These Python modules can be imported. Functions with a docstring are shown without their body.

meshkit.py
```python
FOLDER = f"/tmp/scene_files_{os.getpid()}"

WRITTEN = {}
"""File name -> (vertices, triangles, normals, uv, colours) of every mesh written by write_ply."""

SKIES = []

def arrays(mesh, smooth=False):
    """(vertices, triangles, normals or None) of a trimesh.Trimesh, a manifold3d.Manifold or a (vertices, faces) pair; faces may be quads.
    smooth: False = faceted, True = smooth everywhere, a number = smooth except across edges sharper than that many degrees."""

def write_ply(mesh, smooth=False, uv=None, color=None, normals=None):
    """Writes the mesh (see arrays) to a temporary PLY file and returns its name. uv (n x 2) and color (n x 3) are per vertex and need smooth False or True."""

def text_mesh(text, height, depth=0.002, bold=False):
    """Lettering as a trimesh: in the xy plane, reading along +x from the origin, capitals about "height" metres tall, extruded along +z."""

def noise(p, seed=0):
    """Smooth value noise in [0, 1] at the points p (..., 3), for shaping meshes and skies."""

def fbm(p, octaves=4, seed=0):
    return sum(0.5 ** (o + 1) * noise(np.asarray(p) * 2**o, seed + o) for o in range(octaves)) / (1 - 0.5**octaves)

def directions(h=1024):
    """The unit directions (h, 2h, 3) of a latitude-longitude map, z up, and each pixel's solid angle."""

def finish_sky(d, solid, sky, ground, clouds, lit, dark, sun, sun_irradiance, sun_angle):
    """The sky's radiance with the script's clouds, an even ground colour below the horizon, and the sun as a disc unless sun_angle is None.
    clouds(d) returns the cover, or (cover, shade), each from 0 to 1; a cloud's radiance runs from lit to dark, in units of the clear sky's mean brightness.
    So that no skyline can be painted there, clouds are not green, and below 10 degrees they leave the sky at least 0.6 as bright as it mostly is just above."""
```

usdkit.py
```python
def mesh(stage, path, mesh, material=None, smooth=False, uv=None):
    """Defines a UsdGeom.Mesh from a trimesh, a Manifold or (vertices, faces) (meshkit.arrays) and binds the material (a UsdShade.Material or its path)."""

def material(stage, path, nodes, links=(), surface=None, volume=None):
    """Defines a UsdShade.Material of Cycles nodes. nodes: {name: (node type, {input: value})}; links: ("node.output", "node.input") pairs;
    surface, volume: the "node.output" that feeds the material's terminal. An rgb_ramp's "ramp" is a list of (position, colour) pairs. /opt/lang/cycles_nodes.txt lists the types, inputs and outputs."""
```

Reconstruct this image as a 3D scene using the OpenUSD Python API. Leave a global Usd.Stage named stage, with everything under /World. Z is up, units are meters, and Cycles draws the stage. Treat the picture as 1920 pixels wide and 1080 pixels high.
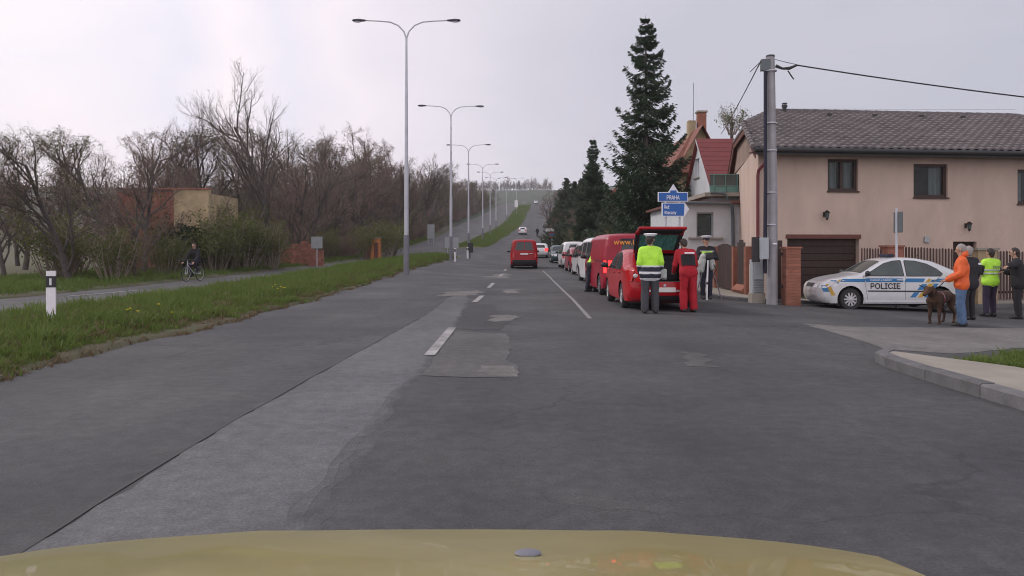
import math, random
import numpy as np, trimesh, manifold3d as m3
from manifold3d import Manifold
from scipy.spatial import Delaunay
from scipy.interpolate import PchipInterpolator
import shapely
from shapely.geometry import Polygon, LineString, Point, MultiPolygon
from pxr import Usd, UsdGeom, UsdLux, UsdShade, Gf, Sdf, Vt
import usdkit, meshkit

stage = Usd.Stage.CreateInMemory()
UsdGeom.SetStageUpAxis(stage, 'Z'); UsdGeom.SetStageMetersPerUnit(stage, 1.0)
W_ = UsdGeom.Xform.Define(stage, '/World'); stage.SetDefaultPrim(W_.GetPrim())
UsdGeom.Scope.Define(stage, '/World/Looks')
rnd = random.Random(7); nrg = np.random.default_rng(7)

# ------------------------------------------------------------------ camera, sky, sun
CH, F, CU, CV = 1.4, 1450.0, 960.0, 472.0
cam = UsdGeom.Camera.Define(stage, '/World/camera')
cam.AddTranslateOp().Set(Gf.Vec3d(0, 0, CH)); cam.AddRotateXOp().Set(90.0)
cam.CreateHorizontalApertureAttr(36.0); cam.CreateVerticalApertureAttr(20.25)
cam.CreateFocalLengthAttr(F / 1920 * 36); cam.CreateVerticalApertureOffsetAttr(-(540 - CV) / 1920 * 36)
cam.CreateClippingRangeAttr(Gf.Vec2f(0.05, 6000)); cam.CreateExposureAttr(0.28)
SUN_AZ, SUN_EL = math.radians(-70), math.radians(38)
sky = UsdLux.DomeLight.Define(stage, '/World/sky')
sky.GetPrim().SetCustomDataByKey('kind', 'structure')
sky_mat = usdkit.material(stage, '/World/Looks/overcast_sky', {
    'tc': ('texture_coordinate', {}),
    'sky': ('sky_texture', {'sky_type': 'single_scattering', 'sun_disc': False, 'sun_elevation': SUN_EL, 'sun_rotation': SUN_AZ, 'aerosol_density': 1.5}),
    'mp': ('mapping', {'scale': (1.6, 1.6, 4.5)}),
    'n1': ('noise_texture', {'scale': 1.5, 'detail': 6, 'roughness': 0.52, 'distortion': 0.25}),
    'cover': ('rgb_ramp', {'ramp': [(0.0, (0.86,) * 3), (0.36, (0.9,) * 3), (0.48, (1,) * 3), (1, (1,) * 3)]}),
    'dir': ('vector_math', {'math_type': 'dot_product', 'vector2': (0.86, 0.36, 0.36)}),
    'mp2': ('mapping', {'scale': (1.0, 1.0, 2.2), 'location': (3.1, 0.4, 0.9)}),
    'n2': ('noise_texture', {'scale': 1.7, 'detail': 5, 'roughness': 0.5}),
    'add': ('math', {'math_type': 'multiply_add', 'value2': 0.56, }),
    'dark': ('rgb_ramp', {'ramp': [(0.18, (9.0, 8.3, 8.7)), (0.3, (7.8, 7.5, 8.4)), (0.38, (9.0, 8.2, 8.6)), (0.47, (7.6, 7.3, 8.2)), (0.54, (8.4, 7.7, 8.2)), (0.62, (7.6, 7.1, 7.8)), (0.84, (5.9, 5.7, 6.4)), (1.15, (3.9, 4.05, 4.8))]}),
    'mix': ('mix_color', {'blend_type': 'mix', 'use_clamp': False}),
    'bg': ('background_shader', {'strength': 0.1}),
}, [('tc.generated', 'mp.vector'), ('mp.vector', 'n1.vector'), ('n1.fac', 'cover.fac'), ('tc.generated', 'dir.vector1'),
    ('tc.generated', 'mp2.vector'), ('mp2.vector', 'n2.vector'), ('n2.fac', 'add.value1'), ('dir.value', 'add.value3'),
    ('add.value', 'dark.fac'), ('cover.color', 'mix.fac'), ('sky.color', 'mix.a'), ('dark.color', 'mix.b'), ('mix.result', 'bg.color')],
    surface='bg.background')
UsdShade.MaterialBindingAPI.Apply(sky.GetPrim()).Bind(sky_mat)
sun = UsdLux.DistantLight.Define(stage, '/World/sun')
sun.CreateIntensityAttr(0.3); sun.CreateAngleAttr(14.0); sun.CreateNormalizeAttr(True); sun.CreateColorAttr(Gf.Vec3f(1, 0.95, 0.9))
sun.AddRotateZOp().Set(-math.degrees(SUN_AZ) + 180.0 - 180.0); sun.AddRotateXOp().Set(-(90 - math.degrees(SUN_EL)))

# ------------------------------------------------------------------ helpers
taken = {}
def path_of(name, parent):
    base = (str(parent.GetPath()) if parent is not None else '/World') + '/' + name
    n = taken.get(base, -1) + 1; taken[base] = n
    return base if n == 0 else f'{base}_{n:03d}'
def data(prim, label=None, cat=None, group=None, kind=None):
    for k, v in (('label', label), ('category', cat), ('group', group), ('kind', kind)):
        if v: prim.SetCustomDataByKey(k, v)
    return prim
def obj(name, mesh, mat, parent=None, smooth=False, label=None, cat=None, group=None, kind=None):
    p = usdkit.mesh(stage, path_of(name, parent), mesh, mat, smooth=smooth).GetPrim()
    return data(p, label, cat, group, kind)
def xform(p, loc, rz=0.0, s=None, rx=0.0, ry=0.0):
    x = UsdGeom.Xformable(p); x.ClearXformOpOrder()
    x.AddTranslateOp().Set(Gf.Vec3d(*map(float, loc)))
    if rz: x.AddRotateZOp().Set(float(rz))
    if ry: x.AddRotateYOp().Set(float(ry))
    if rx: x.AddRotateXOp().Set(float(rx))
    if s is not None: x.AddScaleOp().Set(Gf.Vec3f(*((s,) * 3 if np.ndim(s) == 0 else map(float, s))))
def thing(name, label, cat, loc=(0, 0, 0), rz=0.0, group=None, s=None, kind=None):
    p = UsdGeom.Xform.Define(stage, path_of(name, None)).GetPrim(); xform(p, loc, rz, s)
    return data(p, label, cat, group, kind)
def part(name, parent, loc=(0, 0, 0), rz=0.0, ry=0.0, rx=0.0):
    p = UsdGeom.Xform.Define(stage, path_of(name, parent)).GetPrim(); xform(p, loc, rz, None, rx, ry)
    return p
def dup(src, loc, rz=0.0, s=None, label=None, group=None, name=None):
    was = src.GetCustomData()
    base = name or src.GetName().rstrip('0123456789').rstrip('_')
    r = thing(base, label or was.get('label'), was.get('category'), loc, rz, group or was.get('group'), s)
    r.GetReferences().AddInternalReference(src.GetPath()); r.SetInstanceable(True)
    return r
def C(*ms): return trimesh.util.concatenate([m for m in ms if m is not None])
def T_(v, f): return trimesh.Trimesh(np.asarray(v, float), np.asarray(f, int), process=False)
def box(sx, sy, sz, c=(0, 0, 0), rz=0.0):
    m = trimesh.creation.box((sx, sy, sz))
    if rz: m.apply_transform(trimesh.transformations.rotation_matrix(math.radians(rz), (0, 0, 1)))
    m.apply_translation(c); return m
def bbox(x0, x1, y0, y1, z0, z1): return box(x1 - x0, y1 - y0, z1 - z0, ((x0 + x1) / 2, (y0 + y1) / 2, (z0 + z1) / 2))
def rbox(sx, sy, sz, r, c=(0, 0, 0), n=8):
    s = Manifold.sphere(r, n); hx, hy, hz = max(sx / 2 - r, 1e-4), max(sy / 2 - r, 1e-4), max(sz / 2 - r, 1e-4)
    m = Manifold.batch_hull([s.translate((a * hx, b * hy, d * hz)) for a in (-1, 1) for b in (-1, 1) for d in (-1, 1)]).to_mesh()
    t = T_(m.vert_properties[:, :3], m.tri_verts); t.apply_translation(c); return t
def tri(m):
    q = m.to_mesh(); return trimesh.Trimesh(q.vert_properties[:, :3].astype(float), q.tri_verts.astype(int), process=False)
def tube(pts, rad, sides=6, cap=True):
    p = np.asarray(pts, float); n = len(p); r = np.broadcast_to(np.asarray(rad, float), (n,))
    t = np.gradient(p, axis=0); t /= np.linalg.norm(t, axis=1, keepdims=True) + 1e-12
    ref = np.array([0, 0, 1.0]) if np.abs(t[:, 2]).mean() < 0.85 else np.array([1.0, 0, 0])
    a = np.cross(t, ref); a /= np.linalg.norm(a, axis=1, keepdims=True) + 1e-12
    b = np.cross(t, a); ang = np.arange(sides) * 2 * np.pi / sides
    v = p[:, None] + r[:, None, None] * (np.cos(ang)[None, :, None] * a[:, None] + np.sin(ang)[None, :, None] * b[:, None])
    v = v.reshape(-1, 3); f = []
    i, j = np.meshgrid(np.arange(n - 1), np.arange(sides), indexing='ij')
    q = np.stack([i * sides + j, i * sides + (j + 1) % sides, (i + 1) * sides + (j + 1) % sides, (i + 1) * sides + j], -1).reshape(-1, 4)
    f = np.vstack([q[:, [0, 2, 1]], q[:, [0, 3, 2]]])
    if cap:
        e = [[0, k, k + 1] for k in range(1, sides - 1)] + [[(n - 1) * sides, (n - 1) * sides + k + 1, (n - 1) * sides + k] for k in range(1, sides - 1)]
        f = np.vstack([f, e])
    return T_(v, f)
def revolve(prof, n=24, axis='z'):
    m = trimesh.creation.revolve(np.asarray(prof, float), sections=n)
    if axis == 'y': m.apply_transform(trimesh.transformations.rotation_matrix(-math.pi / 2, (1, 0, 0)))
    return m
def cyl(p0, p1, r, sides=10): return tube([p0, p1], r, sides)
def rot(m, deg, axis, at=(0, 0, 0)):
    m = m.copy(); m.apply_transform(trimesh.transformations.rotation_matrix(math.radians(deg), axis, at)); return m
def mov(m, d): m = m.copy(); m.apply_translation(d); return m
def fill_poly(poly, step):
    """triangulated polygon with inner points: (points n x 2, triangles)"""
    poly = shapely.segmentize(poly, step)
    b = np.vstack([np.array(poly.exterior.coords)[:-1]] + [np.array(r.coords)[:-1] for r in poly.interiors])
    x0, y0, x1, y1 = poly.bounds
    gx, gy = np.meshgrid(np.arange(x0 + step * .5, x1, step), np.arange(y0 + step * .5, y1, step))
    g = np.stack([gx.ravel(), gy.ravel()], 1)
    if len(g):
        inner = poly.buffer(-step * .45)
        g = g[shapely.contains_xy(inner, g[:, 0], g[:, 1])] if not inner.is_empty else g[:0]
    p = np.vstack([b, g]); t = Delaunay(p).simplices; c = p[t].mean(1)
    t = t[shapely.contains_xy(poly.buffer(1e-6), c[:, 0], c[:, 1])]
    a, bb, cc = p[t[:, 0]], p[t[:, 1]], p[t[:, 2]]
    ar = (bb[:, 0] - a[:, 0]) * (cc[:, 1] - a[:, 1]) - (bb[:, 1] - a[:, 1]) * (cc[:, 0] - a[:, 0])
    t = t[np.abs(ar) > 1e-9]; ar = ar[np.abs(ar) > 1e-9]
    t[ar < 0] = t[ar < 0][:, [0, 2, 1]]
    return p, t

# ------------------------------------------------------------------ materials
def mat(name, col, rough=0.6, var=0.0, scale=8.0, bump=0.0, bscale=None, metallic=0.0, spec=0.5, coat=0.0, col2=None, world=False, detail=5, emit=0.0, stretch=None, per=0.0, sheen=0.0):
    col = np.array(col, float); c2 = np.array(col2, float) if col2 is not None else col * (1 + var); c1 = col * (1 - var) if col2 is None else col
    n = {'p': ('principled_bsdf', {'base_color': tuple(col), 'roughness': rough, 'metallic': metallic, 'specular_ior_level': spec, 'coat_weight': coat, 'sheen_weight': sheen})}; l = []
    src = None
    if var or bump or col2 is not None:
        n['g'] = ('geometry', {}) if world else ('texture_coordinate', {})
        src = 'g.position' if world else 'g.object'
        if stretch: n['mp'] = ('mapping', {'scale': stretch}); l.append((src, 'mp.vector')); src = 'mp.vector'
    if var or col2 is not None:
        n['n'] = ('noise_texture', {'scale': scale, 'detail': detail, 'roughness': 0.6})
        n['r'] = ('rgb_ramp', {'ramp': [(0.3, tuple(c1)), (0.7, tuple(c2))]})
        l += [(src, 'n.vector'), ('n.fac', 'r.fac')]
        out = 'r.color'
        if per:
            n['oi'] = ('object_info', {}); n['mr'] = ('map_range', {'to_min': 1 - per, 'to_max': 1 + per}); n['hv'] = ('hsv', {})
            l += [('oi.random', 'mr.value'), ('mr.result', 'hv.value'), (out, 'hv.color')]; out = 'hv.color'
        l.append((out, 'p.base_color'))
    if bump:
        n['bn'] = ('noise_texture', {'scale': bscale or scale * 6, 'detail': 4, 'roughness': 0.6}); n['b'] = ('bump', {'strength': min(bump, 1.0), 'distance': 0.02})
        l += [(src, 'bn.vector'), ('bn.fac', 'b.height'), ('b.normal', 'p.normal')]
    if emit: n['p'][1].update(emission_color=tuple(col), emission_strength=emit)
    return usdkit.material(stage, '/World/Looks/' + name, n, l, surface='p.BSDF')

def leafmat(name, c1, c2, trans=0.3):
    return usdkit.material(stage, '/World/Looks/' + name, {
        'g': ('geometry', {}), 'oi': ('object_info', {}),
        'r': ('rgb_ramp', {'ramp': [(0, c1), (1, c2)]}), 'ad': ('math', {'math_type': 'multiply_add', 'value2': 0.75}), 'm2': ('math', {'math_type': 'multiply', 'value2': 0.25}),
        'd': ('principled_bsdf', {'roughness': 0.65, 'specular_ior_level': 0.25}), 't': ('translucent_bsdf', {}), 'm': ('mix_closure', {'fac': trans})},
        [('g.random_per_island', 'ad.value1'), ('oi.random', 'm2.value1'), ('m2.value', 'ad.value3'), ('ad.value', 'r.fac'), ('r.color', 'd.base_color'), ('r.color', 't.color'), ('d.BSDF', 'm.closure1'), ('t.BSDF', 'm.closure2')], surface='m.closure')

def asphalt(name, c, dark, light, sc=1.0):
    """asphalt: broad stains, lengthwise wear, aggregate grain and fine relief, all in world metres"""
    c, dark, light = (np.array(x, float) for x in (c, dark, light))
    return usdkit.material(stage, '/World/Looks/' + name, {
        'g': ('geometry', {}), 'ms': ('mapping', {'scale': (0.55, 0.07, 1)}),
        'n1': ('noise_texture', {'scale': 0.33 * sc, 'detail': 6, 'roughness': 0.62}), 'n2': ('noise_texture', {'scale': 1.0, 'detail': 4}),
        'gr': ('noise_texture', {'scale': 52.0, 'detail': 4, 'roughness': 0.8}), 'nw': ('noise_texture', {'scale': 1.6, 'detail': 4}), 'wp': ('mix_color', {'blend_type': 'linear_light', 'fac': 0.35, 'use_clamp': False}), 'cv': ('voronoi_texture', {'feature': 'distance_to_edge', 'scale': 0.33}), 'nk': ('noise_texture', {'scale': 0.22, 'detail': 2}), 'ck': ('math', {'math_type': 'multiply_add', 'value2': 0.05, 'value3': -0.028}), 'cs': ('math', {'math_type': 'subtract'}), 'r5': ('rgb_ramp', {'ramp': [(0.0, (0.7,) * 3), (0.003, (0.82,) * 3), (0.008, (1.0,) * 3), (1, (1.0,) * 3)]}), 'x4': ('mix_color', {'blend_type': 'multiply', 'fac': 1.0, 'use_clamp': False}), 'vo': ('voronoi_texture', {'scale': 160.0}),
        'r1': ('rgb_ramp', {'ramp': [(0.33, tuple(dark)), (0.5, tuple(c)), (0.68, tuple(light))]}),
        'r2': ('rgb_ramp', {'ramp': [(0.36, (0.86,) * 3), (0.64, (1.14,) * 3)]}),
        'n4': ('noise_texture', {'scale': 7.0, 'detail': 5, 'roughness': 0.7}), 'r4': ('rgb_ramp', {'ramp': [(0.34, (0.84,) * 3), (0.5, (1.0,) * 3), (0.66, (1.2,) * 3)]}), 'x3': ('mix_color', {'blend_type': 'multiply', 'fac': 1.0, 'use_clamp': False}),
        'r3': ('rgb_ramp', {'ramp': [(0.3, (0.62,) * 3), (0.52, (1.0,) * 3), (0.75, (1.45,) * 3)]}),
        'x1': ('mix_color', {'blend_type': 'multiply', 'fac': 1.0, 'use_clamp': False}), 'x2': ('mix_color', {'blend_type': 'multiply', 'fac': 1.0, 'use_clamp': False}),
        'b': ('bump', {'strength': 0.55, 'distance': 0.006}),
        'p': ('principled_bsdf', {'roughness': 0.8, 'specular_ior_level': 0.35})},
        [('g.position', 'n1.vector'), ('g.position', 'ms.vector'), ('ms.vector', 'n2.vector'), ('g.position', 'gr.vector'), ('g.position', 'vo.vector'), ('n1.fac', 'r1.fac'), ('n2.fac', 'r2.fac'), ('gr.fac', 'r3.fac'),
         ('r1.color', 'x1.a'), ('r2.color', 'x1.b'), ('x1.result', 'x2.a'), ('r3.color', 'x2.b'), ('g.position', 'n4.vector'), ('n4.fac', 'r4.fac'), ('x2.result', 'x3.a'), ('r4.color', 'x3.b'), ('g.position', 'nw.vector'), ('g.position', 'wp.a'), ('nw.color', 'wp.b'), ('wp.result', 'cv.vector'), ('g.position', 'nk.vector'), ('nk.fac', 'ck.value1'), ('cv.distance', 'cs.value1'), ('ck.value', 'cs.value2'), ('cs.value', 'r5.fac'), ('x3.result', 'x4.a'), ('r5.color', 'x4.b'), ('x4.result', 'p.base_color'), ('vo.distance', 'b.height'), ('b.normal', 'p.normal')], surface='p.BSDF')
def paint_road(name, c, worn):
    """worn road paint: opaque where the noise says so, bare grey asphalt else"""
    return mat(name, worn, 0.75, col2=c, scale=3.2, world=True, bump=0.3, bscale=120, detail=8)

m_asphalt = asphalt('worn_grey_asphalt', (0.066, 0.066, 0.071), (0.047, 0.048, 0.053), (0.09, 0.089, 0.092))
m_asphalt_l = asphalt('light_grey_asphalt', (0.108, 0.109, 0.116), (0.09, 0.091, 0.098), (0.128, 0.128, 0.132), 1.6)
m_fringe_a = asphalt('worn_strip_edge', (0.074, 0.074, 0.079), (0.062, 0.062, 0.068), (0.086, 0.086, 0.09), 9.0)
m_fringe_b = asphalt('worn_strip_border', (0.088, 0.088, 0.094), (0.072, 0.073, 0.078), (0.104, 0.104, 0.108), 9.0)
m_asphalt_m = asphalt('mid_grey_asphalt', (0.096, 0.094, 0.097), (0.083, 0.081, 0.084), (0.11, 0.107, 0.108), 2.2)
m_asphalt_b = asphalt('bleached_asphalt', (0.15, 0.143, 0.138), (0.12, 0.115, 0.113), (0.17, 0.162, 0.156), 3.0)
m_asphalt_d = asphalt('dark_tar_asphalt', (0.052, 0.051, 0.056), (0.046, 0.045, 0.05), (0.062, 0.061, 0.065), 2.0)
m_crack = mat('tar_seam', (0.022, 0.022, 0.024), 0.6)
m_concrete = mat('pale_concrete', (0.27, 0.245, 0.21), 0.85, 0.16, 1.6, bump=0.35, bscale=60, world=True)
m_kerb = mat('kerb_stone', (0.115, 0.113, 0.118), 0.85, 0.2, 5, bump=0.4, bscale=50, per=0.12)
m_soil = mat('verge_soil', (0.1, 0.075, 0.052), 0.95, bump=0.6, bscale=14, col2=(0.06, 0.08, 0.028), scale=0.85, world=True, detail=8)
m_white_line = paint_road('worn_white_paint', (0.4, 0.39, 0.39), (0.15, 0.147, 0.15))
m_thin_line = paint_road('faded_white_paint', (0.3, 0.29, 0.29), (0.13, 0.127, 0.13))
m_galv = mat('galvanised_steel', (0.46, 0.47, 0.52), 0.5, 0.12, 2.0, metallic=0.35)
m_galv_d = mat('grey_painted_steel', (0.16, 0.16, 0.19), 0.55, 0.1, 3.0)
m_lamp_hd = mat('lamp_head_plastic', (0.05, 0.045, 0.07), 0.45)
m_black = mat('black_plastic', (0.014, 0.014, 0.016), 0.5)
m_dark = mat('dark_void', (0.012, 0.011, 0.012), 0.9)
m_tyre = mat('tyre_rubber', (0.02, 0.02, 0.022), 0.85, 0.2, 20)
m_rim = mat('silver_rim', (0.5, 0.5, 0.52), 0.35, metallic=0.6)
m_steel_rim = mat('dusty_steel_rim', (0.2, 0.2, 0.21), 0.5, metallic=0.4)
m_glass = mat('dark_car_glass', (0.018, 0.024, 0.026), 0.06, spec=0.6)
m_glass_g = mat('greenish_car_glass', (0.05, 0.066, 0.064), 0.07, 0.35, 1.6, spec=0.6)
m_glass_h = mat('hatch_glass', (0.03, 0.13, 0.11), 0.05, col2=(0.13, 0.3, 0.27), scale=5.0, spec=0.7, stretch=(1, 4, 1))
m_red = mat('red_car_paint', (0.34, 0.004, 0.01), 0.3, 0.1, 3, coat=0.25, spec=0.35)
m_red_v = mat('crimson_van_paint', (0.27, 0.005, 0.022), 0.36, 0.12, 2.5, coat=0.15, spec=0.35)
m_red_o = mat('old_red_paint', (0.29, 0.004, 0.01), 0.4, 0.12, 2.5, coat=0.1, spec=0.35)
m_maroon = mat('maroon_car_paint', (0.2, 0.012, 0.025), 0.35, 0.1, 3, coat=0.5)
m_silver = mat('silver_car_paint', (0.6, 0.61, 0.63), 0.32, 0.06, 3, metallic=0.25, coat=0.6)
m_white = mat('white_car_paint', (0.68, 0.68, 0.7), 0.35, 0.06, 3, coat=0.5)
m_greyvan = mat('grey_white_van_paint', (0.46, 0.47, 0.48), 0.4, 0.1, 2, coat=0.3)
m_teal = mat('dark_teal_paint', (0.022, 0.05, 0.058), 0.3, 0.1, 3, metallic=0.3, coat=0.6)
m_yellow = mat('yellow_car_paint', (0.235, 0.2, 0.066), 0.34, 0.16, 2.2, coat=0.45)
m_tail = mat('tail_lamp_red', (0.45, 0.008, 0.012), 0.18, spec=0.7)
m_brake = mat('lit_brake_lamp', (1.0, 0.03, 0.03), 0.3, emit=1.6)
m_tail_w = mat('lamp_clear', (0.6, 0.6, 0.62), 0.15, spec=0.8)
m_amber = mat('amber_lens', (0.5, 0.16, 0.02), 0.25)
m_plate = mat('plate_white', (0.68, 0.68, 0.66), 0.4)
m_ink = mat('black_ink', (0.012, 0.012, 0.014), 0.5)
m_lblue = mat('livery_blue', (0.03, 0.16, 0.36), 0.35, coat=0.4)
m_lyel = mat('livery_yellow', (0.5, 0.3, 0.04), 0.35, coat=0.4)
m_wtxt = mat('white_lettering', (0.75, 0.75, 0.78), 0.5)
m_otxt = mat('orange_lettering', (0.72, 0.3, 0.05), 0.5)
m_skin = mat('skin', (0.42, 0.25, 0.18), 0.55)
m_hair = mat('dark_hair', (0.03, 0.022, 0.018), 0.7)
m_hair_g = mat('grey_hair', (0.28, 0.25, 0.24), 0.7)
m_hivis = mat('hi_vis_yellow', (0.46, 0.86, 0.06), 0.65, 0.08, 9, bump=0.2, emit=0.0)
m_refl = mat('reflective_tape', (0.6, 0.6, 0.63), 0.4, 0.1, 12)
m_navy = mat('navy_cloth', (0.018, 0.018, 0.035), 0.85, 0.2, 10, bump=0.2)
m_grey_tr = mat('charcoal_trousers', (0.05, 0.052, 0.06), 0.9, 0.2, 10, bump=0.2)
m_overall = mat('red_overall', (0.36, 0.006, 0.018), 0.85, 0.15, 9, bump=0.2)
m_blackcl = mat('black_cloth', (0.015, 0.014, 0.017), 0.9, 0.2, 10)
m_orange = mat('orange_jacket', (0.68, 0.11, 0.02), 0.6, 0.12, 9, bump=0.25)
m_jeans = mat('blue_jeans', (0.075, 0.13, 0.23), 0.9, 0.22, 12, bump=0.2)
m_purple = mat('dark_plum_cloth', (0.03, 0.02, 0.045), 0.9, 0.2, 10)
m_shoe = mat('black_shoe', (0.012, 0.012, 0.013), 0.5)
m_white_cap = mat('white_cap', (0.78, 0.78, 0.82), 0.5)
m_bag = mat('pale_camera_cloth', (0.38, 0.4, 0.38), 0.8, 0.2, 12)
m_fur = mat('brown_fur', (0.085, 0.04, 0.02), 0.9, col2=(0.03, 0.016, 0.012), scale=4, bump=0.3, bscale=60)
m_bark = mat('grey_brown_bark', (0.085, 0.072, 0.066), 0.95, 0.3, 6, bump=0.5, bscale=18, per=0.2)
m_twig = mat('dark_twig', (0.2, 0.16, 0.14), 0.95, 0.25, 2, per=0.25)
m_twig_r = mat('reddish_twig', (0.225, 0.16, 0.135), 0.95, 0.25, 2, per=0.25)
m_bud_r = leafmat('reddish_buds', (0.13, 0.088, 0.07), (0.25, 0.175, 0.125))
m_bud_g = leafmat('fresh_green_buds', (0.05, 0.055, 0.02), (0.12, 0.13, 0.04))
m_leaf = leafmat('spring_leaves', (0.09, 0.105, 0.03), (0.23, 0.24, 0.07))
m_ivy = leafmat('ivy_leaves', (0.012, 0.025, 0.01), (0.035, 0.06, 0.02))
m_needle = leafmat('spruce_needles', (0.03, 0.052, 0.03), (0.085, 0.12, 0.062), 0.15)
m_pine = leafmat('pine_needles', (0.05, 0.068, 0.046), (0.12, 0.14, 0.09), 0.15)
m_blade = leafmat('grass_blades', (0.095, 0.14, 0.03), (0.25, 0.32, 0.09), 0.35)
m_dry = leafmat('dry_grass', (0.14, 0.1, 0.055), (0.28, 0.21, 0.12), 0.3)
m_flower = leafmat('dandelion_yellow', (0.6, 0.48, 0.02), (0.75, 0.62, 0.06), 0.2)
m_field = mat('spring_field', (0.04, 0.048, 0.036), 0.95, col2=(0.05, 0.07, 0.042), scale=0.02, world=True)
m_brick = mat('red_brick', (0.25, 0.105, 0.075), 0.9, 0.35, 3, bump=0.5, bscale=30, per=0.2)
m_brick_o = mat('orange_brick', (0.25, 0.1, 0.066), 0.9, 0.2, 5, bump=0.3, bscale=30, per=0.15)
m_peach = mat('peach_render', (0.5, 0.385, 0.325), 0.92, 0.13, 1.1, bump=0.45, bscale=45, stretch=(1, 1, .38), detail=8)
m_plaster_w = mat('white_plaster', (0.5, 0.52, 0.54), 0.9, 0.09, 1.2, bump=0.2, bscale=30)
m_plaster_y = mat('stained_plaster', (0.36, 0.28, 0.17), 0.95, 0.3, 1.5, bump=0.4, bscale=20)
m_tile = mat('grey_brown_roof_tile', (0.135, 0.118, 0.118), 0.8, 0.22, 1.3, bump=0.25, bscale=40, per=0.07)
m_tile_r = mat('dark_red_sheet_roof', (0.17, 0.035, 0.035), 0.7, 0.15, 2, bump=0.2, bscale=20)
m_tile_o = mat('orange_tile_roof', (0.21, 0.085, 0.062), 0.85, 0.2, 3, bump=0.3, bscale=20)
m_wood = mat('dark_stained_wood', (0.035, 0.018, 0.014), 0.65, 0.3, 3, stretch=(8, 8, 0.7), per=0.2)
m_picket = mat('brown_picket', (0.06, 0.034, 0.028), 0.7, 0.3, 3, stretch=(8, 8, 0.7), per=0.25)
m_frame = mat('dark_window_frame', (0.035, 0.016, 0.012), 0.5)
m_soffit = mat('reddish_soffit_wood', (0.12, 0.042, 0.032), 0.7, 0.15, 4)
m_gutter = mat('dark_gutter', (0.02, 0.02, 0.02), 0.5)
m_pipe_r = mat('maroon_downpipe', (0.12, 0.018, 0.025), 0.5)
m_pipe_g = mat('grey_green_pipe', (0.09, 0.11, 0.12), 0.55)
m_curtain = mat('grey_curtain', (0.2, 0.22, 0.22), 0.9, 0.25, 9, stretch=(6, 6, 0.4))
m_wglass = usdkit.material(stage, '/World/Looks/window_glass', {'t': ('transparent_bsdf', {'color': (0.86, 0.9, 0.9)}), 'g': ('glossy_bsdf', {'roughness': 0.03}), 'fr': ('fresnel', {'IOR': 1.28}), 'm': ('mix_closure', {})},
    [('fr.fac', 'm.fac'), ('t.BSDF', 'm.closure1'), ('g.BSDF', 'm.closure2')], surface='m.closure')
m_balc = mat('green_balcony_panel', (0.12, 0.24, 0.21), 0.5, 0.1, 3)
m_cabinet = mat('light_grey_cabinet', (0.33, 0.36, 0.38), 0.6, 0.08, 3)
m_pole_c = mat('concrete_pole', (0.27, 0.265, 0.28), 0.9, 0.14, 2.5, bump=0.3, bscale=40)
m_sign_b = mat('sign_blue', (0.012, 0.1, 0.36), 0.4)
m_sign_w = mat('sign_white', (0.66, 0.68, 0.75), 0.4)
m_sign_back = mat('sign_back_grey', (0.26, 0.28, 0.29), 0.5, 0.1, 4)
m_sign_r = mat('sign_red', (0.42, 0.02, 0.03), 0.4)
m_post_w = mat('post_white', (0.66, 0.64, 0.68), 0.6, 0.1, 6)
m_box_o = mat('orange_box', (0.42, 0.16, 0.045), 0.7, 0.15, 3)
m_copper = mat('dark_lantern', (0.03, 0.022, 0.018), 0.5, metallic=0.4)

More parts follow.
